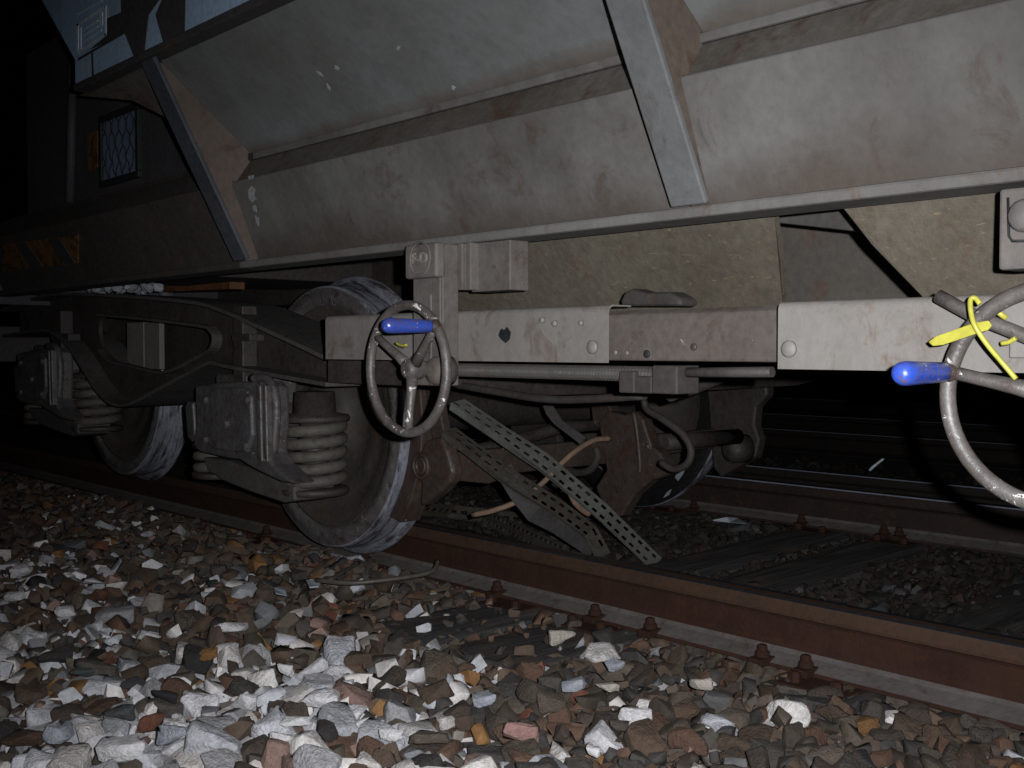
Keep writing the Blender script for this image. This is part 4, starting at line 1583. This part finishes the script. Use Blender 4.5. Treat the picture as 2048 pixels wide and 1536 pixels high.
# ================================================================== wreckage lying between the rails
def slotted(name, centre, across, width, flange, rows, mat_, label):
    """strip with real slots: centre line, the direction of its width at each point, one down-turned edge"""
    cl = [Vector(c) for c in centre]
    seg = [(cl[i + 1] - cl[i]).length for i in range(len(cl) - 1)]
    tot = sum(seg)

    def at_(s):
        i = 0
        while i < len(seg) - 1 and s > seg[i]:
            s -= seg[i]
            i += 1
        t = min(1.0, s / seg[i])
        c = cl[i].lerp(cl[i + 1], t)
        a = Vector(across[i]).lerp(Vector(across[i + 1]), t).normalized()
        d = (cl[i + 1] - cl[i]).normalized()
        a = (a - d * a.dot(d)).normalized()
        return c, a, d
    pitch, slot = 0.044, 0.026
    nslot = int(tot / pitch)
    open_ = [[(k * pitch + r_ * pitch * 0.45, k * pitch + r_ * pitch * 0.45 + slot) for k in range(nslot)] for r_ in range(rows)]
    cuts = sorted({0.0, tot} | {round(v, 5) for row in open_ for ab in row for v in ab if v < tot})
    colw = [-width / 2]
    gap = width / rows
    for r_ in range(rows):
        a = -width / 2 + gap * r_
        colw += [a + gap * 0.32, a + gap * 0.64, a + gap]
    m_ = MB()
    vs_ = []
    ncol = len(colw) + 1
    for s in cuts:
        c, a, d = at_(s)
        nm = d.cross(a).normalized()
        if nm.z > 0:
            nm = -nm
        vs_.append(c + a * (-width / 2) + nm * flange)
        for u in colw:
            vs_.append(c + a * u)
    fs_ = []
    for i in range(len(cuts) - 1):
        mid = (cuts[i] + cuts[i + 1]) / 2
        for k in range(ncol - 1):
            if k > 0 and (k - 1) % 3 == 1 and any(a < mid < b for a, b in open_[(k - 1) // 3]):
                continue
            fs_.append((i * ncol + k, (i + 1) * ncol + k, (i + 1) * ncol + k + 1, i * ncol + k + 1))
    m_.add(vs_, fs_)
    o = m_.build(name, mat_)
    sm = o.modifiers.new('gauge', 'SOLIDIFY')
    sm.thickness = 0.0022
    return tag(o, label, 'metal strip', 'slotted metal strips')


camdir = lambda p: (Vector((0, 0, CAM_Z)) - Vector(p)).normalized()
A = [PX(915, 802, -2.36), PX(1000, 860, -2.365), PX(1085, 920, -2.37), PX(1200, 1018, -2.375), PX(1312, 1126, -2.38)]
def acr(pts, tilt):
    res = []
    for i, p in enumerate(pts):
        d = (pts[min(i + 1, len(pts) - 1)] - pts[max(i - 1, 0)]).normalized()
        s = camdir(p).cross(d).normalized()
        res.append(Matrix.Rotation(R(tilt[i]), 3, d) @ s)
    return res
slotted('slotted_strip', A, acr(A, [55, 50, 15, 5, 5]), 0.052, 0.022, 2, 'strip',
        'pale slotted metal strip on top of the wreckage, slanting from the wheel to the rail')
B = [PX(898, 858, -2.385), PX(960, 905, -2.39), PX(1030, 960, -2.395), PX(1110, 1010, -2.40), PX(1180, 1062, -2.405), PX(1207, 1112, -2.40)]
slotted('slotted_strip', B, acr(B, [55, 50, 20, 5, 5, 5]), 0.050, 0.020, 2, 'strip2',
        'browner slotted strip bent down at its end, lying beneath the pale one')
Cc = [PZ(958, 1026, -0.115), PZ(1035, 1064, -0.125), PZ(1125, 1106, -0.13)]
slotted('slotted_strip', Cc, acr(Cc, [0, 0, 0]), 0.060, 0.012, 2, 'strip2',
        'short slotted strip lowest in the tangle, just above the rail head')
Dd = [PZ(838, 1016, -0.06), PZ(905, 1022, -0.10), PZ(1000, 1034, -0.12), PZ(1060, 1040, -0.125)]
slotted('slotted_strip', Dd, acr(Dd, [45, 40, 30, 30]), 0.06, 0.012, 1, 'strip2',
        'dull slotted strip lying nearly level, its end by the brake shoe')
# grey flat bar crossing beneath
m = MB()
bar = [PX(1005, 935, -2.425), PX(1035, 985, -2.425), PX(1066, 1026, -2.425), PX(1110, 1048, -2.43), PX(1165, 1085, -2.43), PX(1185, 1100, -2.43)]
ac = acr(bar, [0] * 6)
vs = []
for p, a in zip(bar, ac):
    vs += [p - a * 0.027, p + a * 0.027]
m.add(vs, [(2 * i, 2 * i + 1, 2 * i + 3, 2 * i + 2) for i in range(len(bar) - 1)])
fb = m.build('flat_bar', 'dark_strip')
fb.modifiers.new('gauge', 'SOLIDIFY').thickness = 0.006
tag(fb, 'plain dark grey flat bar, kinked, lying under the slotted strips', 'metal bar')
m = MB()
st = [PX(946, 1030, -2.60), PX(990, 1020, -2.52), PX(1040, 1000, -2.46), PX(1085, 966, -2.43), PX(1130, 920, -2.41), PX(1160, 896, -2.405), PX(1190, 880, -2.405), PX(1220, 877, -2.405)]
m.tube(smooth_path(st, 5), 0.0085, 10)
tag(m.build('bent_pipe', 'stick'), 'thin bent copper-brown pipe threaded behind the slotted strips', 'pipe')
m = MB()
m.tube(smooth_path([PX(1140, 985, -2.40), PX(1150, 1005, -2.40), PX(1165, 1020, -2.40), PX(1178, 1028, -2.40)], 4), 0.010, 8)
tag(m.build('pipe_stub', 'stick'), 'short reddish pipe stub beside the pale slotted strip', 'pipe')


# scraps
def scrap(name, pts, mat_, label, cat, z=-0.12, lift=0.02):
    m_ = MB()
    pp = [PZ(a, b, z + (lift if i % 2 else 0)) for i, (a, b) in enumerate(pts)]
    m_.sheet(pp, (0.0, 0.004, -0.004))
    return tag(m_.build(name, mat_), label, cat)


scrap('scrap', [(1425, 1040), (1455, 1034), (1475, 1036), (1492, 1046), (1460, 1044)], 'paper', 'pale bluish scrap lying by the foot of the far rail', 'scrap', -0.09)
m = MB()
m.tube(smooth_path([P(1738, 942, 4.1), P(1746, 934, 4.1), P(1756, 926, 4.1), P(1768, 917, 4.1)], 4), [0.001] + [0.006] * 6 + [0.005] * 5 + [0.0008], 8)
tag(m.build('scrap', 'paper'), 'small white curled scrap standing in the dark behind the far rail', 'scrap')
m = MB()
m.tube(smooth_path([PZ(632, 1160, -0.10), PZ(700, 1166, -0.10), PZ(770, 1160, -0.095), PZ(840, 1150, -0.09), PZ(868, 1140, -0.08), PZ(876, 1122, -0.06)], 5), 0.007, 8)
tag(m.build('twisted_wire', 'strip2'), 'thick scuffed wire lying on the stones in front of the derailed wheel', 'wire')
m = MB()
m.tube(smooth_path([PZ(660, 1160, -0.09), PZ(690, 1142, -0.085), PZ(718, 1125, -0.08)], 5), 0.006, 8)
tag(m.build('twisted_wire', 'strip2'), 'short wire end poking up under the rim of the derailed wheel', 'wire')
for pts, lab in (([(548, 1176), (570, 1180), (572, 1190), (550, 1186)], 'flat white chip on the stones below the derailed wheel'),
                 ([(612, 1160), (640, 1158), (636, 1172), (618, 1174)], 'greyish flat chip at the end of the scuffed wire'),
                 ([(660, 1106), (690, 1112), (686, 1122), (664, 1118)], 'pale chip tucked under the rim of the derailed wheel')):
    scrap('chip', pts, 'paper', lab, 'chip', -0.11, 0.004)

# ---- yellow seals
m = MB()
Yt = 1.277
tagp = [P(1856, 684, Yt), P(1872, 672, Yt), P(1950, 645, Yt), P(1976, 641, Yt), P(1983, 651, Yt), P(1975, 660, Yt), P(1950, 668, Yt), P(1885, 690, Yt), P(1865, 692, Yt)]
m.sheet(tagp, (0.0, 0.004, 0.0))
s0 = m.build('yellow_seal', 'yellow', None, 0.001)
tag(s0, 'yellow plastic seal with a loop strap hung on the big handwheel', 'seal')
m = MB()
m.tube(smooth_path([P(1960, 608, 1.283), P(1950, 596, 1.283), P(1941, 600, 1.28), P(1942, 625, 1.276), P(1950, 652, 1.273), P(1975, 690, 1.28), P(2005, 726, 1.29), P(2032, 758, 1.295)], 5), 0.0031, 8)
m.build('strap', 'yellow', s0)
m = MB()
m.tube([P(1988, 618, 1.315), P(2013, 637, 1.32)], 0.0034, 8)
m.tube(smooth_path([P(2003, 687, 1.325), P(2018, 684, 1.325), P(2032, 676, 1.325)], 4), 0.003, 8)
m.build('strap_end', 'yellow', s0)
m = MB()
m.tube(smooth_path([P(792, 686, 1.345), P(802, 691, 1.345), P(813, 690, 1.345)], 4), 0.0026, 8)
m.tube([P(802, 691, 1.345), P(806, 696, 1.40)], 0.0016, 6)
tag(m.build('yellow_seal', 'yellow'), 'tiny yellow seal remnant behind the smaller handwheel with blue grip', 'seal')
